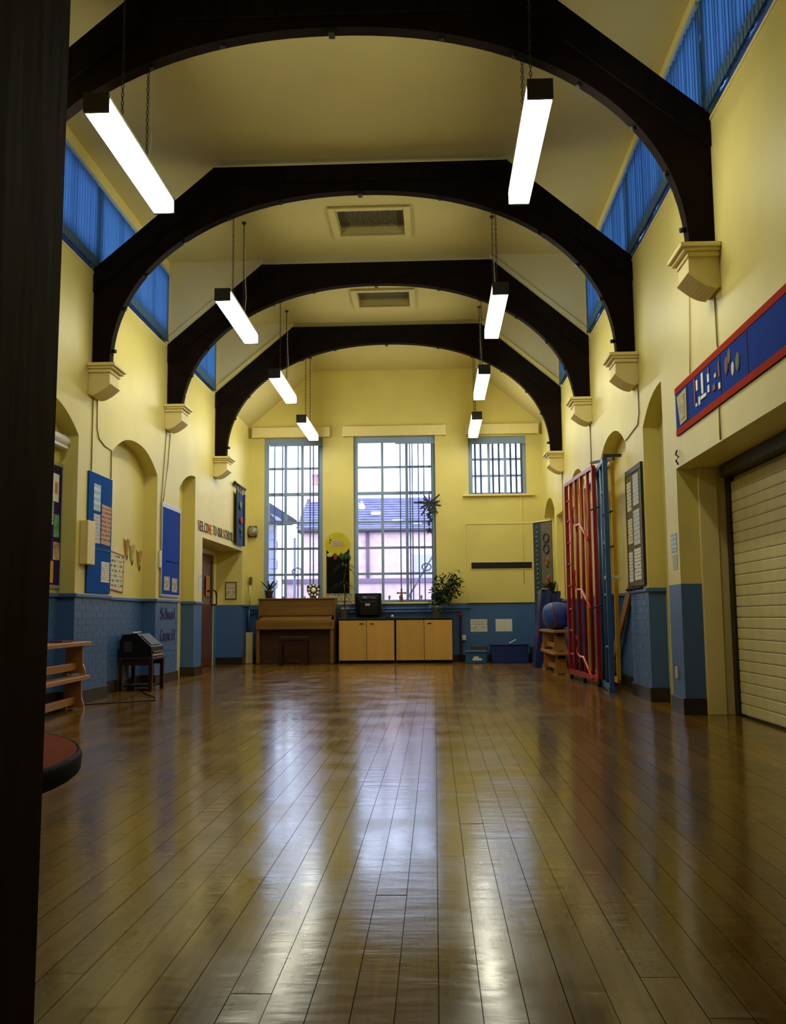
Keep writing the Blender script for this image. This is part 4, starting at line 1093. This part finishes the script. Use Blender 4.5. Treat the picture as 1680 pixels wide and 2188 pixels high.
# tall alphabet board
t = thing('display_board', 'tall narrow dark display board in the corner by the climbing frame', 'display', (2.0, 18.1, 0))
A, B_ = Vector((1.86, 18.28, 0)), Vector((2.145, 17.86, 0)); dv = (B_-A); wd_ = dv.length; dv.normalize(); nv = Vector((-abs(dv.y), -abs(dv.x), 0)).normalized()
def bd(a0, a1, z0, z1, n0, n1):
    q = MB(); p = [A+dv*a for a in (a0, a1)]
    vs = [q.b.verts.new(p[i]+nv*n+Vector((0, 0, z))) for i in (0, 1) for n in (n0, n1) for z in (z0, z1)]
    for f in ((0, 1, 3, 2), (4, 6, 7, 5), (0, 4, 5, 1), (2, 3, 7, 6), (0, 2, 6, 4), (1, 5, 7, 3)): q.b.faces.new([vs[i] for i in f])
    return q
part('board', bd(0, wd_, .0, 2.60, 0, .018), M('grey_board', (.11, .10, .065), .7, var=.2, scale=6), t)
part('dark_strip', bd(0, .21, .25, 2.58, .0185, .022), M('teal_strip', (.018, .035, .050), .6), t)
part('top_rail', bd(-.01, wd_, 2.585, 2.61, .019, .035), cream_trim, t)
for k in range(24):
    q = MB(); p = A+dv*(.115+.012*math.sin(k*2.2))+nv*.024+Vector((0, 0, 2.48-.085*k)); q.sphere(p, .034, 1, (1, .25, 1)); part('motif', q, M('pale_motif', (.09, .13, .16), .6) if k == 0 else bpy.data.materials['pale_motif'], t)
for z in (2.28, 2.08):
    q = MB(); ct = A+dv*.36+nv*.024+Vector((0, 0, z)); q.tube([ct+dv*.075*math.cos(2*PI*k/16)+Vector((0, 0, .08*math.sin(2*PI*k/16))) for k in range(17)], .014, 6, False); part('ring_letter', q, M('ring_dark', (.015, .022, .04), .6) if z > 2.2 else bpy.data.materials['ring_dark'], t)
for k, z in enumerate((1.88, 1.80, 1.55, 1.48)):
    q = MB(); q.sphere(A+dv*(.42-.03*(k % 2))+nv*.02+Vector((0, 0, z)), .055, 1, (1, .3, 1.3)); part('orange_motif', q, M('orange_motif', (.28, .09, .015), .7) if k == 0 else bpy.data.materials['orange_motif'], t)
# folded gym mats leaning
mat_blue = M('navy_vinyl', (.010, .022, .145), .4, var=.12, scale=4); mat_blue2 = M('navy_vinyl_pale', (.012, .028, .17), .4, var=.12, scale=4)
for k, (xb0, xt0, yb, wd2, lab) in enumerate(((1.665, 1.80, 16.70, .15, 'dark blue folded gym mat leaning, the one nearer the crates'), (1.835, 1.985, 16.72, .15, 'dark blue folded gym mat leaning against the side wall'))):
    t = thing('gym_mat', lab, 'mat', (xb0+.07, yb+.3, 0), 'folded gym mats')
    for j in range(2):
        o0 = j*.072
        p = [(xb0+o0, 0.002), (xb0+o0+.069, 0.002), (xt0+o0+.069, 1.29-.012*j-.03*k), (xt0+o0, 1.30-.012*j-.03*k)]
        part('panel', MB().prism(p, 'xz', yb, yb+.5), mat_blue if j == 0 else mat_blue2, t)
    part('fold', MB().bar((xt0+.07, yb, 1.295-.03*k), (xt0+.07, yb+.5, 1.295-.03*k), .14, .03), mat_blue2, t)
    if k == 0: part('red_strap', MB().bar((xb0+.035, yb-.004, .33), (xt0-.01, yb-.004, .95), .008, .004, (0, 1, 0)).box(xb0+.01, xb0+.05, yb-.006, yb-.001, .52, .55), M('pink_red_strap', (.30, .03, .05), .5), t)
single('paper_crumple', MB().box(1.83, 1.92, 16.75, 16.95, 1.3125, 1.328, .005), M('cream_cloth', (.55, .45, .28), .7), 'cream cloth lying on top of the leaning gym mats', 'cloth')
c = (2.10, 17.72, 1.137)
t = thing('potted_plant', 'dark leaved plant behind the leaning mats in the far side wall arch', 'plant', (2.2, 17.9, 1.14))
t.location = (2.05, 17.5, 0)
q = MB()
part('stand', MB().lathe([(.09, 0), (.02, .03), (.02, .95), (.10, .98), (.10, 1.0)], (2.05, 17.5, 0), 14), bark, t)
pot(t, (2.05, 17.5, 1.0), .09, .2, pot_grey)
for k in range(11):
    a = k*2.4; q = MB(); leaf(q, (2.05, 17.5, 1.2), (.34*math.cos(a)-.1, .45*math.sin(a), random.uniform(.7, 1.2)), random.uniform(.30, .42), .10, .22)
    part('leaf', q, leaf_dark, t)

# ------------------------------------------------------------------ stacked gym benches
def bench_tree(name, label, group, loc, rz, length, z):
    """local: x across, y along from the end (0) into the length"""
    t = thing(name, label, 'bench', loc, group); t.rotation_euler = (0, 0, rz)
    L_ = lambda nm, q, mt: link_mesh(nm, q, mt, t, local=True)
    L_('top_plank', MB().box(-.12, .12, 0, length, .285, .325, .006), bench_mat)
    for y in (.14, length-.18):
        p = [(-.115, 0), (-.06, 0), (-.055, .02), (.055, .02), (.06, 0), (.115, 0), (.105, .06), (.085, .11), (.08, .284), (-.08, .284), (-.085, .11), (-.105, .06)]
        L_('end_leg', MB().prism(p, 'xz', y, y+.036), bench_mat)
    L_('stretcher', MB().box(-.022, .022, .177, length-.181, .05, .12, .004), bench_mat)
    for y in (.05, length-.09): L_('hook_block', MB().box(-.05, .05, y, y+.04, .235, .284, .003), black_mat)
    for sx in (-.085, .085):
        for y in (.141, length-.179): L_('rubber_foot', MB().box(sx-.025, sx+.025, y-.004, y+.04, -.0, .014), M('pale_rubber', (.45, .36, .16), .6) if 'pale_rubber' not in bpy.data.materials else bpy.data.materials['pale_rubber'])
    return t
# left pair: far end beside the purple noticeboard, running back towards the doorway
bench_tree('gym_bench', 'upper of two stacked wooden gym benches by the doorway wall', 'stacked gym benches by the door', (-3.535, 9.72, .327), PI+.07, 2.4, .327)
bench_tree('gym_bench', 'lower of two stacked wooden gym benches by the doorway wall', 'stacked gym benches by the door', (-3.535, 9.70, 0), PI+.075, 2.4, 0)
bench_tree('gym_bench', 'upper of two stacked wooden gym benches behind the climbing frame', 'stacked gym benches by the climbing frame', (1.86, 14.75, .327), 0, 1.88, .327)
bench_tree('gym_bench', 'lower of two stacked wooden gym benches behind the climbing frame', 'stacked gym benches by the climbing frame', (1.865, 14.70, 0), 0, 1.9, 0)
single('red_book', MB().box(-3.60, -3.47, 9.10, 9.36, .654, .668, .003), M('dark_red_cloth', (.12, .012, .012), .6), 'dark red flat object lying on the top bench near the doorway', 'book')
# bag on the right hand benches
t = thing('sports_bag', 'round bright blue sports bag with red strap on the stacked benches', 'bag', (1.86, 15.25, .655))
q = MB().sphere((1.86, 15.25, .865), .21, 3, (.98, 1.3, 1.0))
for v in q.b.verts:
    e_ = Vector(((v.co.x-1.86)/.206, (v.co.y-15.25)/.273, (v.co.z-.865)/.21))
    e_ = Vector([math.copysign(abs(k)**.72, k) for k in e_])
    v.co = Vector((1.86+e_.x*.206, 15.25+e_.y*.273, .865+e_.z*.2102))
    v.co.x += .012*math.sin(v.co.z*40)*math.sin(v.co.y*9)
part('body', q, M('bright_blue_nylon', (.015, .06, .33), .45, var=.15, scale=7), t)
part('red_strap', MB().tube([(1.80+.02*math.sin(k), 14.975+.012*k*(k-4)*-.1-.02*math.sin(PI*k/5)+(.04 if k in (0, 5) else 0), .70+.07*k) for k in range(6)], .011, 6), M('strap_red', (.25, .02, .04), .5), t)
part('dark_pocket', MB().sphere((1.95, 15.12, .86), .12, 2, (.9, 1.15, 1.1)), M('dark_navy_nylon', (.008, .02, .09), .5), t)

# ------------------------------------------------------------------ climbing frame folded along the wall
def gate(t, name, a, b, z0, z1, sq, mat, ups, rungs, rr, rmat):
    """one gate of the frame from plan point a to b"""
    a, b = Vector((*a, 0)), Vector((*b, 0)); at_ = lambda q, z: a.lerp(b, q)+Vector((0, 0, z))
    f = MB()
    f.bar(at_(0, z1), at_(1, z1), sq, sq, bev=.004); f.bar(at_(0, z0), at_(1, z0), sq, sq*1.3, bev=.004)
    d = (b-a).normalized()
    for q in (0, 1): f.bar(at_(q, z0), at_(q, z1), sq, sq, (d.x, d.y, 0), bev=.004)
    p = part(name, f, mat, t)
    for q in ups: part('upright_pole', MB().tube([at_(q, z0+.01), at_(q, z1-.01)], rr, 10), rmat, p)
    for (q0, q1, z) in rungs: part('rung', MB().tube([at_(q0, z), at_(q1, z)], rr*.72, 8), rmat, p)
    return p, at_
t = thing('climbing_frame', 'tall folded wall climbing frame with red, blue and yellow gates', 'climbing frame', (2.0, 12.5, 0))
lad = (.34, .66, .95, 1.27, 1.57, 1.87, 2.17, 2.45)
bright_red = M('bright_red_pipe', (.62, .045, .018), .22)
p, at_ = gate(t, 'red_gate', (1.985, 12.15), (1.875, 13.87), .10, 2.69, .052, red_paint, (.2, .42, .62, .82), [(.2, 0.002, 0)]*0 + [(.80+.02, 1, z) for z in lad], .024, red_paint)
for z in (2.32, 1.47, .60):
    pts = [at_(.66, z), at_(.66, z-.22), at_(.55, z-.27), at_(.42, z-.27), at_(.28, z-.40), at_(.14, z-.52)]
    part('bent_brace', MB().tube([v+Vector((-.03, 0, 0)) for v in pts], .017, 8), bright_red, p)
for q in (.02, .5, .98):
    c = at_(q, .045); part('castor', MB().tube([c+Vector((-.02, 0, 0)), c+Vector((.02, 0, 0))], .045, 12), black_mat, p)
gate(t, 'blue_gate', (1.975, 11.27), (2.078, 12.62), .05, 2.64, .056, blue_enamel, (.35, .7), [(0, .35, z) for z in (.5, 1.1, 1.7, 2.3)], .022, blue_enamel)
gate(t, 'yellow_gate', (2.098, 11.50), (2.128, 13.75), .12, 2.64, .046, yellow_enamel, (.25, .45, .65, .85), [(.45, .65, z) for z in (.4, .8, 1.2, 1.6, 2.0, 2.4)], .02, yellow_enamel)
part('wall_strut', MB().bar((1.95, 11.24, 2.685), (2.16, 11.24, 2.685), .05, .03).bar((1.955, 12.1, 2.735), (2.12, 11.5, 2.69), .03, .03), grey_dark, t)
part('foot_bracket', MB().bar((1.975, 11.27, 0), (1.975, 11.27, .06), .08, .08, (0, 1, 0)), blue_enamel, t)
part('hinge_clip', MB().box(1.94, 2.12, 11.30, 11.34, 1.27, 1.31, .005), white_plastic, t)
for (y, z) in ((11.29, 2.0), (11.29, 1.6), (12.13, 2.15), (12.13, .95)): part('locking_pin', MB().tube([(1.93, y, z), (2.05, y, z+.05)], .012, 6), grey_dark, t)
q = MB().bar((2.255, 12.66, .36), (2.315, 11.62, 1.27), .035, .15, (0, 0, 1), .004).bar((2.20, 12.60, .012), (2.255, 12.63, .40), .05, .05, (0, 1, 0))
single('leaning_plank', q, M('orange_pine', (.33, .15, .035), .5, var=.15), 'orange wooden plank leaning in the arched recess behind the climbing frame', 'plank')

# ------------------------------------------------------------------ right hand wall
t = thing('noticeboard', 'brown noticeboard with six white sheets, beside the climbing frame', 'noticeboard', (XR, 10.53, 1.17))
part('board', MB().box(XR-.02, XR-.002, 10.18, 10.93, 1.19, 2.38), felt_brown, t)
fr = MB()
for (a, b, c, d) in ((10.13, 10.95, 2.38, 2.44), (10.13, 10.95, 1.165, 1.19), (10.13, 10.18, 1.19, 2.38), (10.93, 10.95, 1.19, 2.38)): fr.box(XR-.028, XR-.002, a, b, c, d, .003)
part('frame', fr, dark_frame, t)
g = 'sheets on the brown noticeboard'
for k, (a, b, c, d, mt, lab) in enumerate(((10.66, 10.885, 1.99, 2.30, p_cream, 'cream sheet, top row farther column of the brown noticeboard'), (10.27, 10.55, 2.02, 2.35, p_grey, 'grey white sheet, top row nearer column of the brown noticeboard'),
        (10.64, 10.885, 1.63, 1.90, p_cream, 'cream sheet, middle row farther column of the brown noticeboard'), (10.26, 10.58, 1.60, 1.97, p_grey, 'grey white sheet, middle row nearer column of the brown noticeboard'),
        (10.68, 10.89, 1.22, 1.54, p_white, 'white sheet, bottom row farther column of the brown noticeboard'), (10.26, 10.60, 1.23, 1.56, p_white, 'white sheet, bottom row nearer column of the brown noticeboard'))):
    sheet_on('R', XR-.020, a, b, c, d, mt, 'notice_sheet', lab, 'notice', g)
q = MB()
for k in range(9): q.sphere((XR-.035, 10.25+.088*k, 1.142+.006*math.sin(k*3)), .035, 1, (.8, 1.5, .45))
single('dark_cloth', q, M('black_cloth', (.015, .013, .012), .8), 'crumpled dark cloth on the ledge under the brown noticeboard', 'cloth')
sheet_on('R', XR, 8.83, 9.03, 1.42, 1.585, p_blue, 'paper_notice', 'pale blue notice on the pier beside the shutter opening', 'notice')
sheet_on('R', XR, 8.84, 9.00, 1.265, 1.40, p_grey, 'paper_notice', 'grey notice below the pale blue one on the pier', 'notice')
single('wall_hook', MB().tube([(XR-.01, 8.655, 2.30), (XR-.03, 8.63, 2.26), (XR-.012, 8.60, 2.235), (XR-.035, 8.60, 2.20), (XR-.012, 8.62, 2.17)], .008, 6), iron, 'small dark bent hook on the wall above the shutter opening', 'hook')
# long wall banner
t = thing('wall_banner', 'long blue display banner with red borders above the shutter opening', 'banner', (XR, 7.2, 2.42))
part('backing', MB().box(XR-.012, XR-.002, 5.6, 8.63, 2.42, 2.845), felt_royal, t)
red_b = M('red_border_paper', (.46, .030, .008), .8, spec=.08)
for z in (2.42, 2.79): part('border', MB().box(XR-.016, XR-.0125, 5.6, 8.63, z, z+.055), red_b, t)
for y in (8.20, 7.25, 6.62): part('panel_seam', MB().box(XR-.015, XR-.0125, y, y+.015, 2.476, 2.789), M('dark_seam', (.006, .01, .09), .8) if y == 8.20 else bpy.data.materials['dark_seam'], t)
card = MB().prism([(8.56, 2.755), (8.24, 2.77), (8.25, 2.50), (8.47, 2.49)], 'yz', XR-.018, XR-.0165); part('gold_card', card, M('gold_card', (.45, .33, .03), .5), t)
part('card_text', MB().prism([(8.48, 2.72), (8.30, 2.735), (8.30, 2.53), (8.44, 2.525)], 'yz', XR-.021, XR-.0185), M('card_text_print', (.42, .38, .22), .6, var=.4, scale=30), t)
white_s = M('white_sequin', (.75, .78, .72), .25); red_s = M('dark_red_shape', (.22, .015, .02), .6)
# lettering pieces of the middle panel: strokes of red with white shiny inlay (not legible in the photograph)
for (y, z, h_, w_, mt, nm) in ((7.97, 2.56, .22, .035, red_s, 'red_stroke'), (7.90, 2.66, .09, .05, white_s, 'white_stroke'), (7.93, 2.535, .03, .05, white_s, 'white_stroke'), (7.74, 2.60, .17, .05, white_s, 'white_stroke'), (7.72, 2.56, .03, .16, white_s, 'white_stroke'), (7.84, 2.53, .07, .05, white_s, 'white_stroke'),
        (7.57, 2.65, .07, .05, white_s, 'white_stroke'), (7.57, 2.57, .06, .05, white_s, 'white_stroke'), (7.56, 2.72, .05, .04, red_s, 'red_stroke'), (7.42, 2.55, .05, .08, red_s, 'red_stroke'), (7.38, 2.64, .035, .05, M('amber_sequin', (.7, .5, .2), .3), 'amber_stroke'), (7.28, 2.53, .05, .05, white_s, 'white_stroke'), (7.28, 2.62, .12, .04, red_s, 'red_stroke')):
    part(nm, MB().box(XR-.020, XR-.0125, y-w_/2, y+w_/2, z, z+h_, .003), mt, t)
for (y, z, r, c, nm) in ((7.10, 2.66, .06, (.16, .03, .02), 'red_leaf'), (7.03, 2.71, .05, (.09, .12, .02), 'green_leaf'), (6.96, 2.60, .045, (.75, .76, .70), 'white_flower'), (6.84, 2.62, .06, (.10, .14, .02), 'green_leaf')):
    part(nm, MB().sphere((XR-.014, y, z), r, 2, (.1, .8, 1.2)), M('shape_%s_%d' % (nm, int(y*100)), c, .6), t)
# shutter opening
XS = XR+.46
mb = MB().box(2.342, 2.50, 8.70, 8.748, 0, 2.148, .004); o = structure('trim_3', mb, cream_trim)
part('inner_jamb', MB().box(2.502, 2.575, 8.715, 8.748, 0, 2.148, .003), cream_trim, o)
t = thing('roller_shutter', 'pale roller shutter with dark guide rail in the wide opening', 'shutter', (XS-.03, 6.8, 0))
part('guide_rail', MB().box(XS-.055, XS-.003, 8.60, 8.69, 0, 2.14, .004), dark_frame, t)
shm = M('shutter_slat_cream', (.66, .58, .30), .5, var=.06)
me = None
z = .02
while z < 1.96:
    if me is None:
        q = MB(); p = [(XS-.012, 0), (XS-.029, .0), (XS-.032, .010), (XS-.032, .078), (XS-.029, .086), (XS-.012, .086)]
        q.prism(p, 'xz', 4.85, 8.60); bmesh.ops.translate(q.b, verts=q.b.verts[:], vec=(-t.location.x, -t.location.y, 0))
        o = link_mesh('shutter_slat', q, shm, t, local=True); me = o.data
    else:
        o = bpy.data.objects.new('shutter_slat', me); col.objects.link(o); o.parent = t
    o.location = (0, 0, z); z += .0905
part('roller_box', MB().box(XS-.13, XS-.003, 4.85, 8.59, 2.045, 2.145, .006), dark_frame, t)

# conduits and cables on the walls
def cable(pts, r, label, mat=cream_trim): single('wall_cable', MB().tube(pts, r, 5), mat, label, 'cable')
xl = XL+.007; xr = XR-.007
olive_cable = M('olive_cable', (.30, .25, .09), .6)
cable([(xl, 10.33, 4.66), (xl, 10.335, 3.8), (xl, 10.33, 2.46)], .006, 'dark conduit running down to the blue noticeboard', olive_cable)
cable([(xl, 10.47, 3.29), (xl, 10.48, 2.95), (xl, 10.55, 2.85), (xl, 10.75, 2.80), (xl, 10.97, 2.79), (xl, 10.98, 2.46)], .006, 'thin cable curving from the second corbel to the arched recess', olive_cable)
cable([(xl, 13.38, 4.66), (xl, 13.30, 3.6), (xl, 13.07, 2.5), (xl, 13.06, 1.8)], .006, 'dark conduit running past the third corbel to the royal blue noticeboard', olive_cable)
cable([(xl, 13.46, 3.45), (xl, 13.36, 3.0), (xl, 13.15, 2.46)], .006, 'thin cable slanting from the third corbel to the royal blue noticeboard', olive_cable)
cable([(xr, 10.19, 3.27), (xr, 10.18, 2.95), (xr, 10.27, 2.85), (xr, 10.95, 2.80)], .006, 'thin cable bending from the second corbel towards the climbing frame arch', olive_cable)
cable([(xr, 7.34, 3.26), (xr, 7.33, 2.9), (xr, 7.32, 2.86)], .006, 'thin cable running down from the nearest corbel to the banner', olive_cable)
cable([(xr, 8.05, 3.5), (xr, 8.1, 3.1), (xr, 8.13, 2.86)], .005, 'thin faint cable running down to the banner beside the nearest corbel', cream_trim)
cable([(xr, 7.36, 2.41), (xr, 7.36, 2.16)], .006, 'short cable below the banner above the shutter', olive_cable)
cable([(xr, 13.34, 3.45), (xr, 13.34, 2.75)], .007, 'conduit below the third corbel above the climbing frame', olive_cable)
cable([(xr, 16.38, 3.22), (xr, 16.38, 1.15)], .007, 'conduit below the farthest corbel on the climbing frame wall', olive_cable)
single('wall_socket', MB().box(XR-.022, XR-.001, 8.95, 8.99, .30, .40, .003), white_plastic, 'small white socket low on the blue pier beside the shutter opening', 'socket')

# ------------------------------------------------------------------ stool with the black cassette player
t = thing('side_table', 'small dark red wooden table under the black player', 'table', (-3.63, 12.15, 0))
part('table_top', MB().box(-3.84, -3.42, 11.88, 12.44, .375, .405, .005), dark_red_wood, t)
for a in (-3.835, -3.47):
    for b in (11.885, 12.385): part('leg', MB().box(a, a+.045, b, b+.05, 0, .374, .004), dark_red_wood, t)
for b in (11.90, 12.40): part('apron', MB().box(-3.789, -3.471, b, b+.02, .31, .374), dark_red_wood, t)
part('shelf', MB().box(-3.789, -3.471, 11.94, 12.38, .05, .07), black_mat, t)
t = thing('cassette_player', 'black slope fronted player on the small dark table', 'player', (-3.63, 12.15, .406))
pr = [(-3.83, .408), (-3.83, .60), (-3.80, .68), (-3.62, .69), (-3.445, .53), (-3.435, .408)]
part('body', MB().prism(pr, 'xz', 11.90, 12.42), black_mat, t)
n_ = Vector((.16, 0, .175)).normalized()
part('sloped_panel', MB().bar(Vector((-3.595, 12.16, .672))+n_*.004, Vector((-3.465, 12.16, .553))+n_*.004, .40, .006, n_), M('smoked_panel', (.03, .03, .033), .5, spec=.2), t)
for k in range(6): part('key', MB().box(-3.4345, -3.424, 11.97+.068*k, 12.02+.068*k, .455, .478, .002), steel, t)
part('front_strip', MB().box(-3.4345, -3.428, 11.94, 12.38, .425, .440), white_plastic, t)
part('carry_handle', MB().tube([(-3.70, 11.98, .686), (-3.70, 11.98, .705), (-3.70, 12.34, .705), (-3.70, 12.34, .686)], .008, 6), steel, t)
for y in (11.8985,): part('side_speaker', MB().box(-3.78, -3.68, y-.004, y, .47, .60, .002), grey_dark, t)
single('floor_cable', MB().tube([(-3.60, 12.0, .006), (-3.35, 11.4, .006), (-3.1, 10.9, .006), (-3.0, 10.55, .006), (-3.2, 10.3, .006), (-3.5, 10.1, .006), (-3.62, 9.98, .006)], .006, 6), black_mat, 'black cable looping on the floor from the small dark table', 'cable')

# ------------------------------------------------------------------ red round table behind the door frame
c = Vector((-1.47, 1.90, 0)); TZ = .58
t = thing('round_table', 'round red topped table half hidden behind the door frame', 'table', c)
part('table_top', MB().lathe([(.72, 0), (.7345, .002), (.7345, .028), (.733, .030)], (c.x, c.y, TZ-.030), 56), M('red_laminate', (.42, .055, .028), .75, var=.06, spec=.12), t)
part('edge_band', MB().lathe([(.72, 0), (.742, .006), (.744, .036), (.740, .0455), (.735, .0455), (.735, .0)], (c.x, c.y, TZ-.046), 56), M('dark_edging', (.008, .007, .009), .7, spec=.15), t)
for k in range(4):
    a = PI/4+k*PI/2
    part('leg', MB().tube([(c.x+.5*math.cos(a), c.y+.5*math.sin(a), TZ-.031), (c.x+.58*math.cos(a), c.y+.58*math.sin(a), 0)], .016, 10), steel, t)
part('apron_ring', MB().lathe([(.52, 0), (.52, .04), (.50, .04), (.50, 0)], (c.x, c.y, TZ-.071), 40), grey_dark, t)
q = MB().tube([(-1.08, 2.20, TZ+.006), (-.905, 2.16, TZ+.006), (-.875, 2.153, TZ+.006)], [.006, .006, .001], 6)
single('pencil', q, M('pencil_blue', (.10, .10, .14), .5), 'dark pencil lying on the red table top', 'pencil')

# ------------------------------------------------------------------ outside the end windows
ground = structure('ground', MB().box(-30, 30, YB+.3, 70, -.3, -.1), M('tarmac', (.20, .19, .20), .9, var=.15))
brick_out = M('pink_brick', (.82, .60, .60), .8, var=.12, scale=6)
slate_m = M('slate', (.19, .185, .32), .6, var=.2, scale=3)
t = thing('house', 'brick terraced house with slate roof across the yard', 'house', (1, 34, -.1))
part('front_wall', MB().box(-4.35, 9, 32, 32.25, -.1, 3.76), brick_out, t)
part('end_wall', MB().prism([(32.25, -.1), (37, -.1), (37, 3.7), (34.6, 4.95), (32.25, 3.76)], 'yz', -4.35, -4.1), brick_out, t)
part('gutter', MB().tube([(-4.45, 31.85, 3.70), (9, 31.85, 3.70)], .07, 8), M('dark_gutter', (.07, .06, .09), .5), t)
part('fascia', MB().box(-4.4, 9, 31.92, 31.99, 3.60, 3.78), M('pale_fascia', (.6, .5, .5), .6), t)
NC = 11
for k in range(NC):
    y0_, z0_ = 31.85+2.75*k/NC, 3.78+1.22*k/NC; y1_, z1_ = 31.85+2.75*(k+1.12)/NC, 3.78+1.22*(k+1.12)/NC
    q = MB(); sl_ = Vector((0, y1_-y0_, z1_-z0_)).normalized(); nn = Vector((0, -sl_.z, sl_.y))
    p0, p1 = Vector((0, y0_, z0_))+nn*.05, Vector((0, y1_, z1_))
    q.b.faces.new([q.b.verts.new(v) for v in ((-4.5, p0.y, p0.z), (9, p0.y, p0.z), (9, p1.y, p1.z), (-4.5, p1.y, p1.z))])
    q.b.faces.new([q.b.verts.new(v) for v in ((-4.5, p0.y, p0.z), (9, p0.y, p0.z), (9, y0_, z0_), (-4.5, y0_, z0_))])
    part('slate_course', q, slate_m, t)
part('ridge', MB().tube([(-4.5, 34.62, 5.02), (9, 34.62, 5.02)], .08, 8), slate_m, t)
part('chimney', MB().box(-4.35, -3.85, 34.4, 34.95, 4.6, 5.55), brick_out, t)
for x in (-4.22, -3.98): part('chimney_pot', MB().lathe([(.10, 0), (.13, .06), (.10, .10), (.11, .38), (.14, .42), (.10, .44)], (x, 34.67, 5.55), 12), M('pink_clay', (.58, .30, .32), .8) if x < -4.1 else bpy.data.materials['pink_clay'], t)
part('downpipe', MB().tube([(-2.16, 31.93, 3.66), (-2.16, 31.93, 1.2)], .055, 8), M('purple_pipe', (.16, .10, .15), .5), t)
for (x, z) in ((-1.95, 4.35), (-1.2, 4.0), (-.55, 3.93)):
    yy = 31.85+2.75*(z-3.78)/1.22; part('roof_light', MB().bar((x-.16, yy-.10, z+.03), (x+.16, yy-.10, z+.03), .22, .05, (0, -.4, .9)), M('white_patch', (.85, .85, .88), .5) if x < -1.5 else bpy.data.materials['white_patch'], t)
for x in (-.2, 2.6): 
    wf = part('window', MB().box(x-.5, x+.5, 31.96, 31.995, 1.6, 2.9), M('house_window', (.55, .55, .6), .3) if x < 0 else bpy.data.materials['house_window'], t)
# low boundary wall with coping and railings
t = thing('boundary_wall', 'low brick boundary wall with purple coping outside the windows', 'wall', (0, 26.9, -.1))
part('brickwork', MB().box(-4.1, 8, 26.8, 27.05, -.1, 1.80), brick_out, t)
part('coping', MB().box(-4.15, 8, 26.74, 27.1, 1.80, 1.93, .01), M('purple_coping', (.26, .18, .26), .7), t)
t = thing('railing', 'dark metal railing outside the end windows', 'railing', (-2.5, 24, -.1))
for k in range(30):
    x = -5.0+.26*k; part('railing_post', MB().tube([(x, 24, -.1), (x, 24, 1.32)], .018, 6).sphere((x, 24, 1.36), .03, 1, (1, 1, 1.8)), grey_dark, t)
part('railing_rail', MB().bar((-5.1, 24.03, 1.10), (2.7, 24.03, 1.10), .03, .02), grey_dark, t)
t = thing('yard_post', 'tall thin post with a ring outside the window behind the piano', 'post', (-3.35, 23, -.1))
part('shaft', MB().tube([(-3.28, 23, -.1), (-3.28, 23, 2.75)], .03, 8), M('blue_grey_post', (.16, .17, .26), .5), t)
part('ring', MB().tube([(-3.22+.11*math.cos(2*PI*k/16), 22.96, 1.95+.09*math.sin(2*PI*k/16)) for k in range(17)], .022, 6, False), bpy.data.materials['blue_grey_post'], t)
t = thing('yard_post', 'leaning pole with a ring outside the middle window', 'post', (-.2, 22, -.1))
part('shaft', MB().tube([(-1.45, 22, -.1), (.20, 22, 2.6)], .022, 8), bpy.data.materials['blue_grey_post'], t)
part('ring', MB().tube([(-.17+.10*math.cos(2*PI*k/16), 21.95, 1.98+.08*math.sin(2*PI*k/16)) for k in range(17)], .02, 6, False), bpy.data.materials['blue_grey_post'], t)
# school wing with dark eaves at the left
t = thing('school_wing', 'dark eaves and wall corner of a school wing outside the piano window', 'building', (-6, 27, -.1))
part('wing_wall', MB().box(-8, -4.29, 26, 26.6, -.1, 3.45), M('pale_stone', (.48, .45, .50), .8, var=.15), t)
for k in range(12): part('quoin', MB().box(-4.4, -4.245 if k % 2 else -4.20, 25.97, 26.3, .1+.26*k, .34+.26*k, .01), M('blue_stone', (.30, .32, .48), .8) if k == 0 else bpy.data.materials['blue_stone'], t)
part('roof', MB().prism([(-8, 5.7), (-4.45, 3.99), (-3.74, 3.53), (-3.90, 3.41), (-8, 3.41)], 'xz', 25.6, 26.8), M('dark_slate', (.03, .04, .09), .6), t)
part('soffit', MB().prism([(-4.30, 3.62), (-4.05, 3.50), (-3.98, 3.42), (-4.12, 3.42)], 'xz', 25.56, 25.598), M('pale_soffit', (.30, .30, .42), .7), t)
